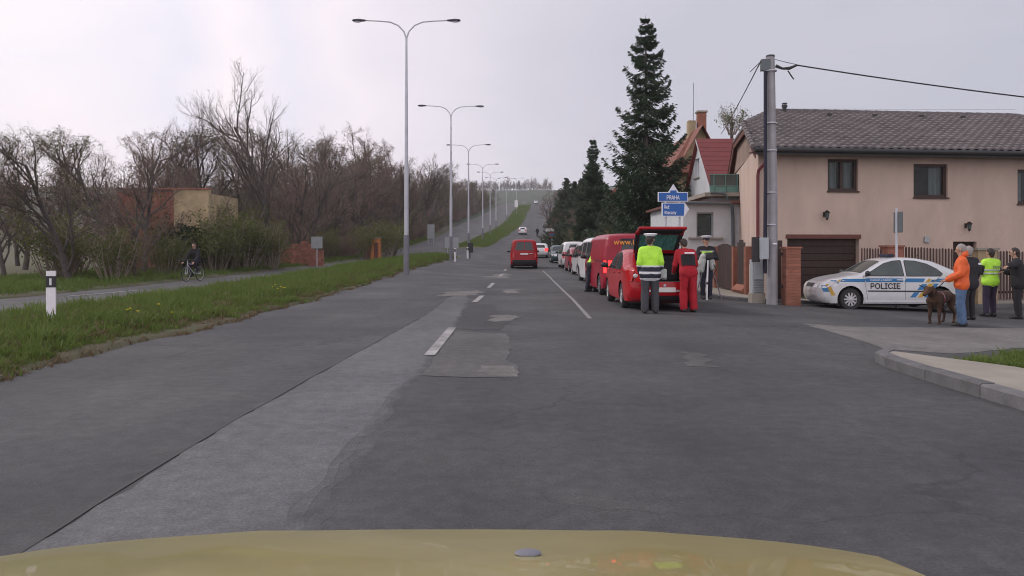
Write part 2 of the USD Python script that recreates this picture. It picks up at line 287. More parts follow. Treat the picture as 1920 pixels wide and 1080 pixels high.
# ------------------------------------------------------------------ terrain
_py = PchipInterpolator([-60, 0, 25, 53, 80, 92, 127, 158, 194, 218, 263, 340, 420, 560, 800, 1100, 3000],
                        [0, 0, 0.0, .27, .75, 1.25, 2.95, 4.8, 7.4, 9.5, 13.8, 22.3, 27.5, 42, 64, 70, 70])
_bump = PchipInterpolator([-60, 18, 27, 38, 62, 92, 127, 200, 3000], [0, 0, .1, .24, .34, 0.45, 0.45, 0.3, 0.2])
_sh = PchipInterpolator([-60, 40, 80, 109, 158, 218, 263, 340, 450, 700, 3000], [0, 0, 1.2, 2.6, 5.0, 8.6, 10.5, 14.5, 20, 24, 24])
def ss(a, b, x): t = np.clip((x - a) / (b - a), 0, 1); return t * t * (3 - 2 * t)
def shift(y): return _sh(np.clip(y, -60, 3000))
def T(x, y):
    x, y = np.asarray(x, float), np.asarray(y, float); yc = np.clip(y, -60, 3000)
    s = x - shift(yc)
    z = _py(yc) + _bump(yc) * np.exp(-((s + 6.6) / 3.6) ** 2)
    z = z - 0.036 * np.clip(s - 4.0, 0, 10) * ss(2, 9, yc) * (1 - ss(45, 90, yc))
    z = z + 4.0 * ss(10, 60, s) * ss(70, 140, yc) + 2.5 * ss(-18, -60, s) * ss(40, 120, yc) * 0 + 30 * ss(40, 900, np.abs(s)) * ss(300, 900, yc) * 0.3
    return z
def Tf(x, y): return float(T(x, y))
def at(u, v, Y): return np.array([(u - CU) * Y / F, Y, CH - (v - CV) * Y / F])
def gx(u, Y): return (u - CU) * Y / F
def gz(v, Y): return CH - (v - CV) * Y / F
def ground_at(u, v):
    Y = np.arange(2.0, 600, .05); X = (u - CU) * Y / F; d = (CH - (v - CV) * Y / F) - T(X, Y)
    k = int(np.argmax(d < 0)) if (d < 0).any() else len(Y) - 1
    return float(X[k]), float(Y[k])
def drape(poly, off, step=0.6):
    geoms = getattr(poly, 'geoms', [poly]); ms = []
    for g in geoms:
        p, t = fill_poly(g, step); ms.append(T_(np.column_stack([p, T(p[:, 0], p[:, 1]) + off]), t))
    return C(*ms)

Ys = np.concatenate([np.arange(-25, 60, 2.0), np.arange(60, 200, 5.0), np.arange(200, 461, 10.0)])
def lane_line(s): return [(s(y) if callable(s) else s + float(shift(y)), y) for y in Ys]
wob = lambda y, k: 0.10 * math.sin(y * .9 + k) + 0.07 * math.sin(y * 2.3 + 2 * k)
left_edge = [(-5.62 + float(shift(y)) + wob(y, 1), y) for y in np.concatenate([np.arange(-25, 60, .5), np.arange(60, 461, 5.0)])]
right_edge = [(4.6 + (.9 if y > 10 else 0) + (1.0 if y > 22 else 0) + float(shift(y)) * 0.92, y) for y in Ys]
junction = Polygon([(4.4, 8.6), (5.0, 9.2), (5.62, 9.9), (7.7, 11.65), (13, 13.9), (45, 21), (45, 30.6), (9.0, 23.7), (6.6, 24.5), (5.0, 26)])
main_road = Polygon(left_edge + right_edge[::-1])
gap = Polygon([(-12, 69), (-4, 73), (2, 78), (2, 86), (-4, 95), (-12, 97)])
_fe = PchipInterpolator([-60, 80, 150, 190, 225, 263, 340, 460, 3000], [-15.2, -15.0, -14.6, -14.6, -13.6, -10.5, -4.5, 6.0, 8])
def FE(y): return float(_fe(min(max(y, -60), 3000)))
opp_road = Polygon([(-10.4 + float(shift(y)) * .95 + wob(y, 3), y) for y in np.arange(-25, 461, 1.0)] + [(FE(y) + wob(y, 5), y) for y in np.arange(460, -26, -1.0)])
roads = shapely.union_all([main_road, junction, gap, opp_road])
obj('road', drape(main_road.union(junction).union(gap).difference(opp_road), 0.0, 0.9), m_asphalt, kind='structure', smooth=True)
obj('opposite_road', drape(opp_road, 0.0, 1.0), m_asphalt_m, kind='structure', smooth=True)

pav_near = Polygon([(4.55, -12), (4.55, 8.6), (4.6, 9.5), (4.74, 10.2), (4.98, 10.4), (5.4, 9.85), (5.95, 9.05), (6.3, 7.5), (6.4, -12)])
pav_far = Polygon([(6.55, 24.2), (7.0, 23.55), (8.2, 23.25), (9.2, 23.3), (26, 26.2), (26, 27.2), (9.3, 24.6), (8.5, 24.8), (8.3, 60), (6.9, 60), (6.55, 45)])
solid = shapely.union_all([roads, pav_near, pav_far])
# one ground sheet: fine cells near the roads, coarse beyond, dipping under the paved sheets
gy = np.concatenate([np.arange(-40, 4, 3), np.arange(4, 45, .6), np.arange(45, 110, 2), np.arange(110, 300, 6), np.arange(300, 700, 20), np.arange(700, 3000, 150)])
gs = np.concatenate([np.arange(-1500, -200, 130), np.arange(-200, -40, 16), np.arange(-40, -20, 2), np.arange(-20, 16, .6), np.arange(16, 40, 3), np.arange(40, 200, 16), np.arange(200, 1501, 130)])
GX, GY = np.meshgrid(gs, gy); GX = GX + shift(GY)
pts = np.stack([GX.ravel(), GY.ravel()], 1)
near = solid.boundary
dist = shapely.distance(shapely.points(pts), near); ins = shapely.contains_xy(solid, pts[:, 0], pts[:, 1])
keep = dist > 0.34
pts, ins = pts[keep], ins[keep]
extra = []
for off, _ in ((0.07, 1), (-0.12, 0)):
    ring = solid.buffer(off)
    for g in getattr(ring, 'geoms', [ring]):
        for r in [g.exterior, *g.interiors]:
            L = r.length; d = np.arange(0, L, .45); q = np.array([r.interpolate(x).coords[0] for x in d])
            q = q[(q[:, 1] < 60) | (np.arange(len(q)) % 5 == 0)]; extra.append(q)
ex = np.vstack(extra); pts = np.vstack([pts, ex]); ins = np.concatenate([ins, shapely.contains_xy(solid, ex[:, 0], ex[:, 1])])
mound = np.where(ins, -0.22, 0.035 + 0.05 * (meshkit.fbm(np.column_stack([pts * 0.8, np.zeros(len(pts))]), 3) - .3) + 0.07 * np.clip(shapely.distance(shapely.points(pts), solid) / 1.2, 0, 1))
zz = T(pts[:, 0], pts[:, 1]) + mound
tr = Delaunay(pts).simplices
a, b, c = pts[tr[:, 0]], pts[tr[:, 1]], pts[tr[:, 2]]
ar = (b[:, 0] - a[:, 0]) * (c[:, 1] - a[:, 1]) - (b[:, 1] - a[:, 1]) * (c[:, 0] - a[:, 0])
tr[ar < 0] = tr[ar < 0][:, [0, 2, 1]]
cy = pts[tr].mean(1)
far = cy[:, 1] > 200
obj('ground', T_(np.column_stack([pts, zz]), tr[~far]), m_soil, kind='structure', smooth=True)
obj('hill_field', T_(np.column_stack([pts, zz]), tr[far]), m_field, kind='structure', smooth=True)

# pavements with kerb stones
def raised(name, poly, h):
    top = drape(poly, h, .8)
    o = obj(name, top, m_concrete, kind='structure', smooth=True)
    return o
pn = raised('pavement', pav_near.buffer(-0.11), 0.13)
pf = raised('pavement', pav_far.buffer(-0.1), 0.10)
def kerbs(parent, line, h, w=0.15, step=1.0, y_max=1e9):
    ls = LineString(line); n = max(1, int(ls.length / step))
    for k in range(n):
        d = np.linspace(k / n * ls.length + .006, (k + 1) / n * ls.length - .006, 3); p = np.array([ls.interpolate(x).coords[0] for x in d])
        t = np.gradient(p, axis=0); t /= np.linalg.norm(t, axis=1, keepdims=True); nn = np.column_stack([t[:, 1], -t[:, 0]])
        hh = h + rnd.uniform(-.006, .006); v = []
        for i in range(3):
            z = Tf(*p[i]); o = p[i]; q = p[i] - nn[i] * w; e = p[i] - nn[i] * .02
            v += [(*o, z - .2), (*o, z + hh - .02), (*e, z + hh), (*q, z + hh), (*q, z - .2)]
        f = []
        for i in range(2):
            for j in range(4): a0, b0 = i * 5 + j, i * 5 + j + 1; f += [(a0, a0 + 5, b0 + 5), (a0, b0 + 5, b0)]
        f += [(0, 1, 4), (1, 2, 3), (1, 3, 4), (10, 14, 11), (11, 13, 12), (11, 14, 13)]
        obj('kerb_stone', T_(v, f), m_kerb, parent)
kerbs(pn, [(4.98, 10.4), (4.74, 10.2), (4.6, 9.5), (4.55, 8.6), (4.55, 0.5)], 0.14)
kerbs(pf, [(6.55, 45), (6.55, 24.2), (7.0, 23.55), (8.2, 23.25), (9.2, 23.3), (26, 26.2)][::1], 0.11)

# asphalt repairs and markings, each a sheet 4 mm above the one below
def sheet(name, uv, m, off, wobble=0.0, step=.7):
    p = np.array([ground_at(u, v) for u, v in uv]); g = Polygon(p).buffer(0)
    if wobble:
        g = shapely.segmentize(g, .1)
        q = np.array(g.exterior.coords)[:-1]; n3 = np.column_stack([q * 3.1, np.zeros(len(q))])
        q = q + wobble * np.column_stack([meshkit.fbm(n3, 3, 3) - .5, meshkit.fbm(n3, 3, 9) - .5]) * 2; g = Polygon(q).buffer(0)
    return obj(name, drape(g, off, step), m, kind='structure')
sheet('asphalt_repair', [(880, 545), (838, 560), (800, 590), (698, 645), (568, 718), (438, 790), (278, 888), (128, 980), (-60, 1100), (470, 1110), (590, 990), (648, 900), (716, 800), (768, 730), (808, 690), (852, 620), (874, 580)], m_fringe_a, 0.001, 0.13)
sheet('asphalt_repair', [(880, 545), (838, 560), (800, 590), (700, 645), (570, 718), (440, 790), (280, 888), (130, 980), (-60, 1100), (425, 1110), (560, 990), (624, 900), (698, 800), (755, 730), (799, 690), (848, 620), (872, 580)], m_fringe_b, 0.002, 0.1)
sheet('asphalt_repair', [(880, 545), (838, 560), (800, 590), (700, 645), (570, 718), (440, 790), (280, 888), (130, 980), (-60, 1100), (380, 1110), (530, 990), (600, 900), (680, 800), (742, 730), (790, 690), (842, 620), (868, 580)], m_asphalt_l, 0.003, 0.07)
sheet('asphalt_repair', [(853, 622), (952, 626), (958, 660), (946, 676), (974, 690), (968, 710), (790, 706)], m_asphalt_m, 0.0045, 0.06)
sheet('asphalt_repair', [(905, 686), (965, 690), (970, 709), (893, 707)], m_asphalt_b, 0.006, 0.12)
sheet('asphalt_repair', [(915, 592), (962, 591), (968, 600), (925, 603)], m_asphalt_b, 0.006, 0.25)
sheet('asphalt_repair', [(838, 548), (905, 545), (900, 553), (820, 556)], m_asphalt_b, 0.006, 0.3)
sheet('asphalt_repair', [(905, 520), (945, 512), (958, 514), (950, 522)], m_asphalt_b, 0.006, 0.4)
sheet('asphalt_repair', [(946, 543), (970, 542), (972, 549), (948, 551)], m_asphalt_b, 0.006, 0.3)
sheet('asphalt_repair', [(1268, 660), (1310, 662), (1345, 690), (1290, 688)], m_asphalt_m, 0.003, 0.2)
sheet('asphalt_repair', [(866, 592), (880, 568), (925, 572), (955, 600), (940, 620), (852, 618)], m_asphalt_d, 0.0045, 0.15)
sheet('side_road_apron', [(1502, 607), (1600, 613), (1920, 616), (2100, 618), (2100, 650), (1930, 652), (1790, 664), (1662, 655), (1590, 632)], m_asphalt_b, 0.004, 0.05)
def strip(name, p, w, m, off, parent=None, kind=None):
    ls = LineString(p).segmentize(1.0); return obj(name, drape(ls.buffer(w / 2, cap_style=2), off, max(w, .12)), m, parent, kind=kind)
seam = [ground_at(u, v) for u, v in ((835, 560), (798, 590), (698, 645), (568, 718), (438, 790), (278, 888), (128, 980), (-60, 1098))]
def wobbly(p, amp, step=.3):
    q = np.array(LineString(p).segmentize(step).coords); n3 = np.column_stack([q * 2.1, np.zeros(len(q))])
    return q + amp * 2 * np.column_stack([meshkit.fbm(n3, 3, 21) - .5, meshkit.fbm(n3, 3, 33) - .5])
obj('asphalt_seam', drape(LineString(wobbly(seam, .02)).buffer(.014, cap_style=2), .006, .12), m_crack, kind='structure')
k = 0
for (a_, b_) in (((805, 668), (848, 615)), ((890, 567), (904, 555)), ((916, 540), (925, 531)), ((937, 519), (942, 514)), ((946, 508), (949, 505))):
    strip('centre_dash', [ground_at(*a_), ground_at(*b_)], .15, m_white_line, .010, kind='structure')
for y0 in (70, 82, 94, 106, 118):
    strip('centre_dash', [(-.6 + float(shift(y)) * .95, y) for y in (y0, y0 + 3.5)], .14, m_white_line, .03, kind='structure')
strip('edge_line', [ground_at(u, v) for u, v in ((1106, 598), (1075, 563), (1052, 541), (1030, 519), (1018, 508))], .09, m_thin_line, .009, kind='structure')
for (a_, b_) in (((675, 492), (700, 490)), ((764, 489), (784, 488)), ((330, 552), (417, 543)), ((128, 556), (258, 545))):
    pa, pb = ground_at(*a_), ground_at(*b_)
    strip('lane_dash', [pa, pb], .16, m_white_line, .012, kind='structure')
# ------------------------------------------------------------------ street lamps along the median
def lamp(label):
    t = thing('street_lamp', label, 'street lamp', group='tall twin-arm lamps along the grass median')
    obj('base_sleeve', C(cyl((0, 0, -.3), (0, 0, 1.9), .135, 14), cyl((0, 0, 1.9), (0, 0, 1.95), .14, 14)), m_galv_d, t, smooth=40)
    obj('pole', tube([(0, 0, 1.95), (0, 0, 5.2), (0, 0, 5.25), (0, 0, 9), (0, 0, 11.7)], [.115, .105, .085, .072, .05], 12), m_galv, t, smooth=40)
    for sgn in (-1, 1):
        p = [(0, 0, 11.6), (sgn * .12, 0, 11.95), (sgn * .4, 0, 12.25), (sgn * .8, 0, 12.42), (sgn * 1.4, 0, 12.47), (sgn * 2.05, 0, 12.5)]
        obj('arm', tube(p, [.042, .04, .036, .033, .03, .03], 8), m_galv, t, smooth=40)
        h = part('lamp_head', t, (sgn * 2.05, 0, 12.5), ry=0)
        s = Manifold.sphere(1, 12)
        hd = Manifold.batch_hull([s.scale((.07, .06, .05)), s.scale((.13, .14, .075)).translate((sgn * .3, 0, 0)), s.scale((.1, .12, .06)).translate((sgn * .52, 0, 0))])
        obj('housing', tri(hd), m_lamp_hd, h, smooth=50)
        obj('lens', tri(s.scale((.2, .1, .05)).translate((sgn * .36, 0, -.055))), m_tail_w, h, smooth=50)
    return t
lamps = [(762, 38), (845.5, 62.5), (878.5, 92.5), (905, 127), (919, 154), (930, 190), (950, 222), (968, 263)]
which = ['tallest-looking twin-arm street lamp, nearest on the grass median', 'second twin-arm street lamp up the median, behind two small marker posts', 'third twin-arm street lamp, at the gap in the median',
         'fourth twin-arm street lamp, first beyond the gap in the median', 'fifth twin-arm street lamp up the climbing median', 'sixth twin-arm street lamp up the climbing median', 'seventh twin-arm street lamp, small before the far hill', 'farthest twin-arm street lamp, with a pale plate on its pole']
L0 = None
for (u, Y), lb in zip(lamps, which):
    x = gx(u, Y); loc = (x, Y, Tf(x, Y) - .02)
    if L0 is None: L0 = lamp(lb); xform(L0, loc, 0)
    else: dup(L0, loc, rnd.uniform(-3, 3), label=lb)
x8 = gx(968, 263); obj('pole_plate', rbox(1.1, .06, 2.4, .02, (x8, 262.6, gz(382, 263))), m_plate, label='pale plate fixed to the farthest lamp pole', cat='sign')

# ------------------------------------------------------------------ marker posts, boards and signs of the verge
def marker(label, loc, lean=0):
    t = thing('marker_post', label, 'marker post', loc, rz=lean)
    prof = Polygon([(-.085, -.03), (.085, -.03), (.05, .05), (-.05, .05)])
    b_ = trimesh.creation.extrude_polygon(prof, .84); b_.apply_translation((0, 0, -.05)); obj('post', b_, m_post_w, t)
    s_ = trimesh.creation.extrude_polygon(prof.buffer(.004), .2); s_.apply_translation((0, 0, .72)); obj('black_band', s_, m_black, t)
    obj('reflector', bbox(-.02, .02, -.042, -.035, .76, .88), m_refl, t)
    c_ = trimesh.creation.extrude_polygon(prof, .09); c_.apply_translation((0, 0, .92)); obj('cap', c_, m_post_w, t)
    return t
def stand(u, Y, dz=0.0): x = gx(u, Y); return (x, Y, Tf(x, Y) + dz)
marker('white roadside marker post with black band, near left in the median grass', stand(97, 13.7, .05))
marker('small white marker post beside the second street lamp', stand(853, 60, .05), 20)
marker('small white marker post at the tip of the median grass', stand(877, 69, .03), -15)
bx = stand(881, 70.5); t = thing('black_bollard', 'black post with a dark board at the tip of the median', 'bollard', bx)
obj('post', cyl((0, 0, -.1), (0, 0, 1.3), .05), m_black, t); obj('board', rbox(.5, .06, .9, .02, (.05, -.06, .95)), m_black, t)

def board(label, u, Y, w, h, zc, m=m_sign_back, pole2=False, front=m_sign_back, rz=0):
    x, y, z = stand(u, Y); t = thing('road_sign', label, 'road sign', (x, y, z), rz)
    obj('panel', rbox(w, .03, h, .012, (0, 0, zc)), m, t)
    obj('rim', C(bbox(-w / 2 + .03, w / 2 - .03, .016, .035, zc + h * .3, zc + h * .3 + .04), bbox(-w / 2 + .03, w / 2 - .03, .016, .035, zc - h * .3, zc - h * .3 + .04)), m_galv_d, t)
    for px in ((-w * .32, w * .32) if pole2 else (0,)): obj('pole', cyl((px, .05, -.2), (px, .05, zc + h * .45), .035, 8), m_galv, t)
    return t
board('grey back of a square sign on one pole before the brick ruin', 594, 56, .82, .85, 1.75)
board('bluish-grey board half hidden in bushes left of the brick ruin', 471, 52, .98, .55, 2.15, m_pipe_g)
board('narrow upright grey board on a post beyond the orange hut', 808, 118, 1.1, 2.2, 2.0, pole2=True)
board('wide grey board standing behind the second street lamp', 847, 84, 1.5, 1.2, 1.1, m_sign_back, pole2=True)
# blue direction sign right of the road
sx, sy, sz = stand(1262, 25.2); t = thing('direction_sign', 'blue direction sign with white arrows in front of the white house', 'road sign', (sx, sy, sz))
zc = lambda v: gz(v, 25.2) - sz
xx = lambda u: (u - 1262) * 25.2 / F
def plate(name, poly, m, y0, th, par): mm = trimesh.creation.extrude_polygon(Polygon(poly), th); mm = rot(mm, 90, (1, 0, 0)); mm.apply_translation((0, y0, 0)); return obj(name, mm, m, par)
pz = [(xx(1233.5), zc(378)), (xx(1290), zc(378)), (xx(1290), zc(360)), (xx(1272), zc(360)), (xx(1262.5), zc(345)), (xx(1253), zc(360)), (xx(1233.5), zc(360))]
p1 = plate('upper_panel', pz, m_sign_w, .02, .03, t)
plate('upper_field', [(xx(1235.5), zc(376.6)), (xx(1288.5), zc(376.6)), (xx(1288.5), zc(361.6)), (xx(1269), zc(361.6)), (xx(1268), zc(357)), (xx(1257), zc(357)), (xx(1256), zc(361.6)), (xx(1235.5), zc(361.6))], m_sign_b, -.012, .004, p1)
p2 = plate('lower_panel', [(xx(1240.5), zc(406.5)), (xx(1283), zc(406.5)), (xx(1292), zc(392)), (xx(1284), zc(380)), (xx(1240.5), zc(380))], m_sign_w, .02, .03, t)
plate('lower_field', [(xx(1243), zc(404.5)), (xx(1282), zc(404.5)), (xx(1283), zc(381.6)), (xx(1243), zc(381.6))], m_sign_b, -.012, .004, p2)
def text(name, s, h, par, loc, m, rz=0, rx=90, ry=0, mirror=False, bold=True, width=None, depth=.004):
    g = meshkit.text_mesh(s, h, depth, bold)
    if width: g.apply_scale((width / (g.bounds[1][0] - g.bounds[0][0]), 1, 1))
    g.apply_translation((-(g.bounds[0][0] + g.bounds[1][0]) / 2, 0, 0))
    g = rot(g, rx, (1, 0, 0)); g = rot(g, rz, (0, 0, 1)); g.apply_translation(loc); return obj(name, g, m, par)
text('lettering', 'PRAHA', .13, p1, (xx(1262), -.018, zc(374)), m_sign_w, width=.42)
text('lettering', 'Řež', .1, p2, (xx(1250), -.018, zc(391)), m_sign_w, width=.17)
text('lettering', 'Klecany', .1, p2, (xx(1257), -.018, zc(401.5)), m_sign_w, width=.38)
for u in (1249, 1275): obj('pole', cyl((xx(u), .06, -.2), (xx(u), .06, zc(362)), .035, 8), m_galv, t)
# far right: small red sign and a white plate above it
sx, sy, sz = stand(1035, 92); t = thing('prohibition_sign', 'small red-rimmed sign on a pole with a pale plate above, right verge', 'road sign', (sx, sy, sz))
obj('pole', cyl((0, 0.03, -.2), (0, .03, 2.9), .04, 8), m_galv, t); obj('plate', rbox(1.0, .03, .35, .01, (-.25, 0, 2.75)), m_plate, t)
obj('disc', rot(revolve([(0, 0), (.36, 0), (.36, .03), (0, .03)], 20), 90, (1, 0, 0)).apply_translation((0, 0, 2.15)), m_sign_r, t); obj('disc_centre', rot(revolve([(0, 0), (.24, 0), (.24, .01), (0, .01)], 20), 90, (1, 0, 0)).apply_translation((0, -.03, 2.15)), m_lblue, t)

# ------------------------------------------------------------------ vegetation
def grow(seed, h, r0, spread=0.5, levels=4, first=0.25, kids=(7, 6, 5, 4), up=0.35, ratio=0.62):
    R = np.random.default_rng(seed); segs = {0: []}; tips = []
    def branch(p, d, L, r, lv):
        n = 6 if lv == 0 else 4; pts_, q, dd = [p], p, d
        for i in range(n):
            dd = dd + R.normal(0, .1 + .05 * lv, 3) + np.array([0, 0, up * .16 if lv else .02]); dd /= np.linalg.norm(dd); q = q + dd * L / n; pts_.append(q)
        pts_ = np.array(pts_); rr = np.linspace(r, r * .35, n + 1); segs.setdefault(lv, []).append((pts_, rr))
        if lv >= levels - 1: tips.append(pts_); return
        for k in range(kids[lv]):
            f = first + (1 - first) * (k + R.uniform(0, 1)) / kids[lv] if lv == 0 else .2 + .8 * (k + R.uniform(0, 1)) / kids[lv]
            i = min(int(f * n), n - 1); b0 = pts_[i] + (pts_[i + 1] - pts_[i]) * (f * n - i); ax = pts_[i + 1] - pts_[i]; ax /= np.linalg.norm(ax)
            o = R.normal(0, 1, 3); o -= o.dot(ax) * ax; o /= np.linalg.norm(o)
            ang = spread * R.uniform(.75, 1.3); nd = ax * math.cos(ang) + o * math.sin(ang)
            branch(b0, nd, L * ratio * R.uniform(.7, 1.15) * (1 - .35 * f), max(r * .5 * (1 - .5 * f), .006), lv + 1)
    branch(np.array([0, 0, -.3]), np.array([0, 0, 1.0]), h * .74, r0, 0)
    return segs, tips
def quads(R, centers, size, flat=0.0):
    n = len(centers); a = R.normal(0, 1, (n, 3)); a /= np.linalg.norm(a, axis=1, keepdims=True); b = np.cross(a, R.normal(0, 1, (n, 3))); b /= np.linalg.norm(b, axis=1, keepdims=True) + 1e-9
    s = size * R.uniform(.6, 1.3, (n, 1)); v = np.stack([centers - a * s, centers + b * s * .55, centers + a * s, centers - b * s * .55], 1).reshape(-1, 3)
    i = np.arange(n)[:, None] * 4; return T_(v, np.vstack([i + [0, 1, 2], i + [0, 2, 3]]))
def tubes(list_, sides):
    return C(*[tube(p, r, sides, cap=False) for p, r in list_])
def bare_tree(name, label, cat, seed, h, r0, twig, bud, nb, bsize, group, **kw):
    segs, tips = grow(seed, h, r0, **kw); R = np.random.default_rng(seed + 99)
    t = thing(name, label, cat, group=group)
    obj('trunk', tubes(segs[0], 9), m_bark, t, smooth=True)
    obj('limbs', C(tubes(segs.get(1, []), 6), tubes(segs.get(2, []), 4)), m_bark, t, smooth=True)
    tw = [segs[k] for k in sorted(segs) if k >= 3]
    if tw: obj('twigs', C(*[tubes(s, 3) for s in tw]), twig, t, kind='stuff')
    if nb:
        P = np.concatenate(tips); c = P[R.integers(0, len(P), nb)] + R.normal(0, .1, (nb, 3)); obj('buds', quads(R, c, bsize), bud, t, kind='stuff')
    return t
GW = 'bare spring trees massed in the wood beyond the left carriageway'
LBW = 'bare reddish-brown tree in the dense wood beyond the left carriageway'
protoW = [bare_tree('bare_tree', LBW, 'tree', s, h, .2, tw, bd, int(nb * 1.8), .042, GW, kids=(12, 7, 6, 4), levels=5, spread=.62, first=.12, ratio=.58)
          for s, h, tw, bd, nb in ((11, 10, m_twig_r, m_bud_r, 3000), (12, 10.5, m_twig_r, m_bud_r, 2400), (13, 9.5, m_twig_r, m_bud_g, 3200), (14, 10, m_twig, m_bud_r, 2000))]
PH = [max(float(np.array(UsdGeom.Mesh(stage.GetPrimAtPath(str(p_.GetPath()) + '/twigs')).GetPointsAttr().Get())[:, 2].max()), 1) for p_ in protoW]
UG = 'scrubby undergrowth bushes along the front of the left wood'
def bush(name, label, seed, h, w, leaf, nl, size, group=None, cat='bush', ns=26, twig=None):
    R = np.random.default_rng(seed); t = thing(name, label, cat, group=group); st = []
    for k in range(ns):
        a = R.uniform(0, 6.28); d = np.array([math.cos(a), math.sin(a), 0]) * R.uniform(.15, 1) * w / 2; top = np.array([0, 0, h * R.uniform(.55, 1)]) + d * R.uniform(.8, 1.15)
        mid = (d * .35 + top) / 2 + R.normal(0, .12, 3); st.append((np.array([d * .25 - [0, 0, .2], mid, top]), np.array([.03, .018, .006])))
        for j in range(5):
            p = mid + (top - mid) * R.uniform(0, 1); st.append((np.array([p, p + R.normal(0, .22 * w / 2, 3) + [0, 0, .15]]), np.array([.009, .003])))
    obj('stems', tubes(st, 3), twig or m_twig, t, kind='stuff')
    P = np.concatenate([np.linspace(p[0], p[-1], 8)[2:] for p, _ in st]); c = P[R.integers(0, len(P), nl)] + R.normal(0, .16, (nl, 3)) * [1, 1, .9]; c[:, 2] = np.abs(c[:, 2])
    obj('foliage', quads(R, c, size), leaf, t, kind='stuff'); return t
LG, LD = 'green-leafed bush at the front of the left wood', 'dark bare bramble bush at the front of the left wood'
bG = [bush('leafy_bush', LG, 31 + k, 2.6, 3.2, m_leaf, 3600, .052, UG) for k in range(2)]
bD = [bush('bramble_bush', LD, 41 + k, 2.2, 3.0, m_bud_r, 1500, .045, UG, ns=60, twig=m_twig_r) for k in range(2)]
firsts = set()
def put(proto, x, y, s=1.0, rz=None, label=None, group=None, dz=-.05):
    if label is None and proto in bG + bD:
        far_ = CU + F * x / y > 745; green_ = proto in bG
        label = ('green-leafed' if green_ else 'dark bare bramble') + (' bush along the wood beyond the nearest lamp' if far_ else ' bush at the front of the left wood before the nearest lamp')
        group = ('green' if green_ else 'bramble') + (' bushes beyond the nearest lamp' if far_ else ' bushes before the nearest lamp')
    rz = rnd.uniform(0, 360) if rz is None else rz; loc = (x, y, Tf(x, y) + dz)
    if proto.GetPath() not in firsts:
        firsts.add(proto.GetPath()); xform(proto, loc, rz, s); data(proto, label, None, group); return proto
    return dup(proto, loc, rz, s, label, group)
# the wood: three staggered rows
Rw = random.Random(5)
for row, (off, step, sc) in enumerate(((0, 3.0, .95), (4.5, 3.2, 1.12), (9.5, 4.2, 1.22), (16, 5.6, 1.3))):
    y = 33.0 + row * 2
    while y < 330:
        x = FE(y) - 4.0 - off + Rw.uniform(-1.4, 1.4)
        u = CU + F * x / y
        if not (row == 0 and 55 < y < 62) and not (285 < u < 402 and y < 48):
            fall = 1.0 if y < 50 else (1.32 if y < 95 else max(.8, 1.32 - (y - 95) * .0045))
            k_ = Rw.randrange(4); vt = np.interp(u, [0, 310, 330, 540, 590, 735, 765, 800, 900, 980], [235, 235, 262, 262, 240, 238, 285, 322, 345, 352]); put(protoW[k_], x, y, float(np.clip((gz(vt, y) - Tf(x, y)) / PH[k_], .45, 1.7)) * Rw.uniform(.62, 1.06), label=('bare brownish tree around and behind the ruined house of the left wood', 'bare brownish tree of the left wood between the tallest tree and the nearest lamp', 'bare brownish tree of the wood beyond the nearest lamp')[int(u > 420) + int(u > 745)], group=('bare trees around the ruined house', 'bare trees between the tallest tree and the nearest lamp', 'bare trees of the wood beyond the nearest lamp')[int(u > 420) + int(u > 745)])
        y += step * (1 + y / 160) * Rw.uniform(.8, 1.25)
y = 22.0
while y < 30:     # nearer left, the wood goes on past the frame
    put(protoW[Rw.randrange(4)], -20 - Rw.uniform(0, 4), y, Rw.uniform(.55, .7)); y += 4
tall = bare_tree('tall_bare_tree', 'tall slender bare tree rising above the left wood', 'tree', 77, 16.5, .26, m_twig, m_bud_g, 500, .05, None, kids=(14, 8, 6, 4), levels=5, spread=.55, first=.25, up=.75, ratio=.6)
put(tall, gx(505, 54), 54, .87, 30)
tall2 = dup(tall, (gx(375, 57), 57, Tf(-23, 57)), 140, .72, label='second tall bare tree, left of the tallest one, behind the ruined wall')
dup(tall, (gx(585, 64), 64, Tf(-17, 64)), 250, .62, label='thin bare tree leaning beside the tallest tree of the wood')
dup(tall, (gx(792, 150), 150, Tf(gx(792, 150), 150)), 200, .98, label='round-crowned bare tree standing clear beyond the wood, right of the nearest lamp')
y = 34.0
while y < 330:
    x = FE(y) - 2.4 + Rw.uniform(-.7, .5)
    if not (53 < y < 64.5 and Rw.random() < .8) and not (325 < CU + F * x / y < 402): put((bG if Rw.random() < .42 else bD)[Rw.randrange(2)], x - .3, y, Rw.uniform(.75, 1.25))
    x2 = x - 3.2
    if not (300 < CU + F * x / y < 402): put((bG if Rw.random() < .3 else bD)[Rw.randrange(2)], x2, y + .8, Rw.uniform(1.1, 1.7) * (1 if y < 110 else 1.5))
    y += 1.9 * (1 + y / 110)
for u, Y, s in ((422, 46, 1.35), (455, 48, 1.2), (505, 50, 1.15), (402, 44, 1.2), (720, 78, 1.5), (735, 84, 1.4), (690, 76, 1.3), (415, 50, 1.5), (440, 53, 1.6)):
    put(bG[Rw.randrange(2)], gx(u, Y), Y, s)
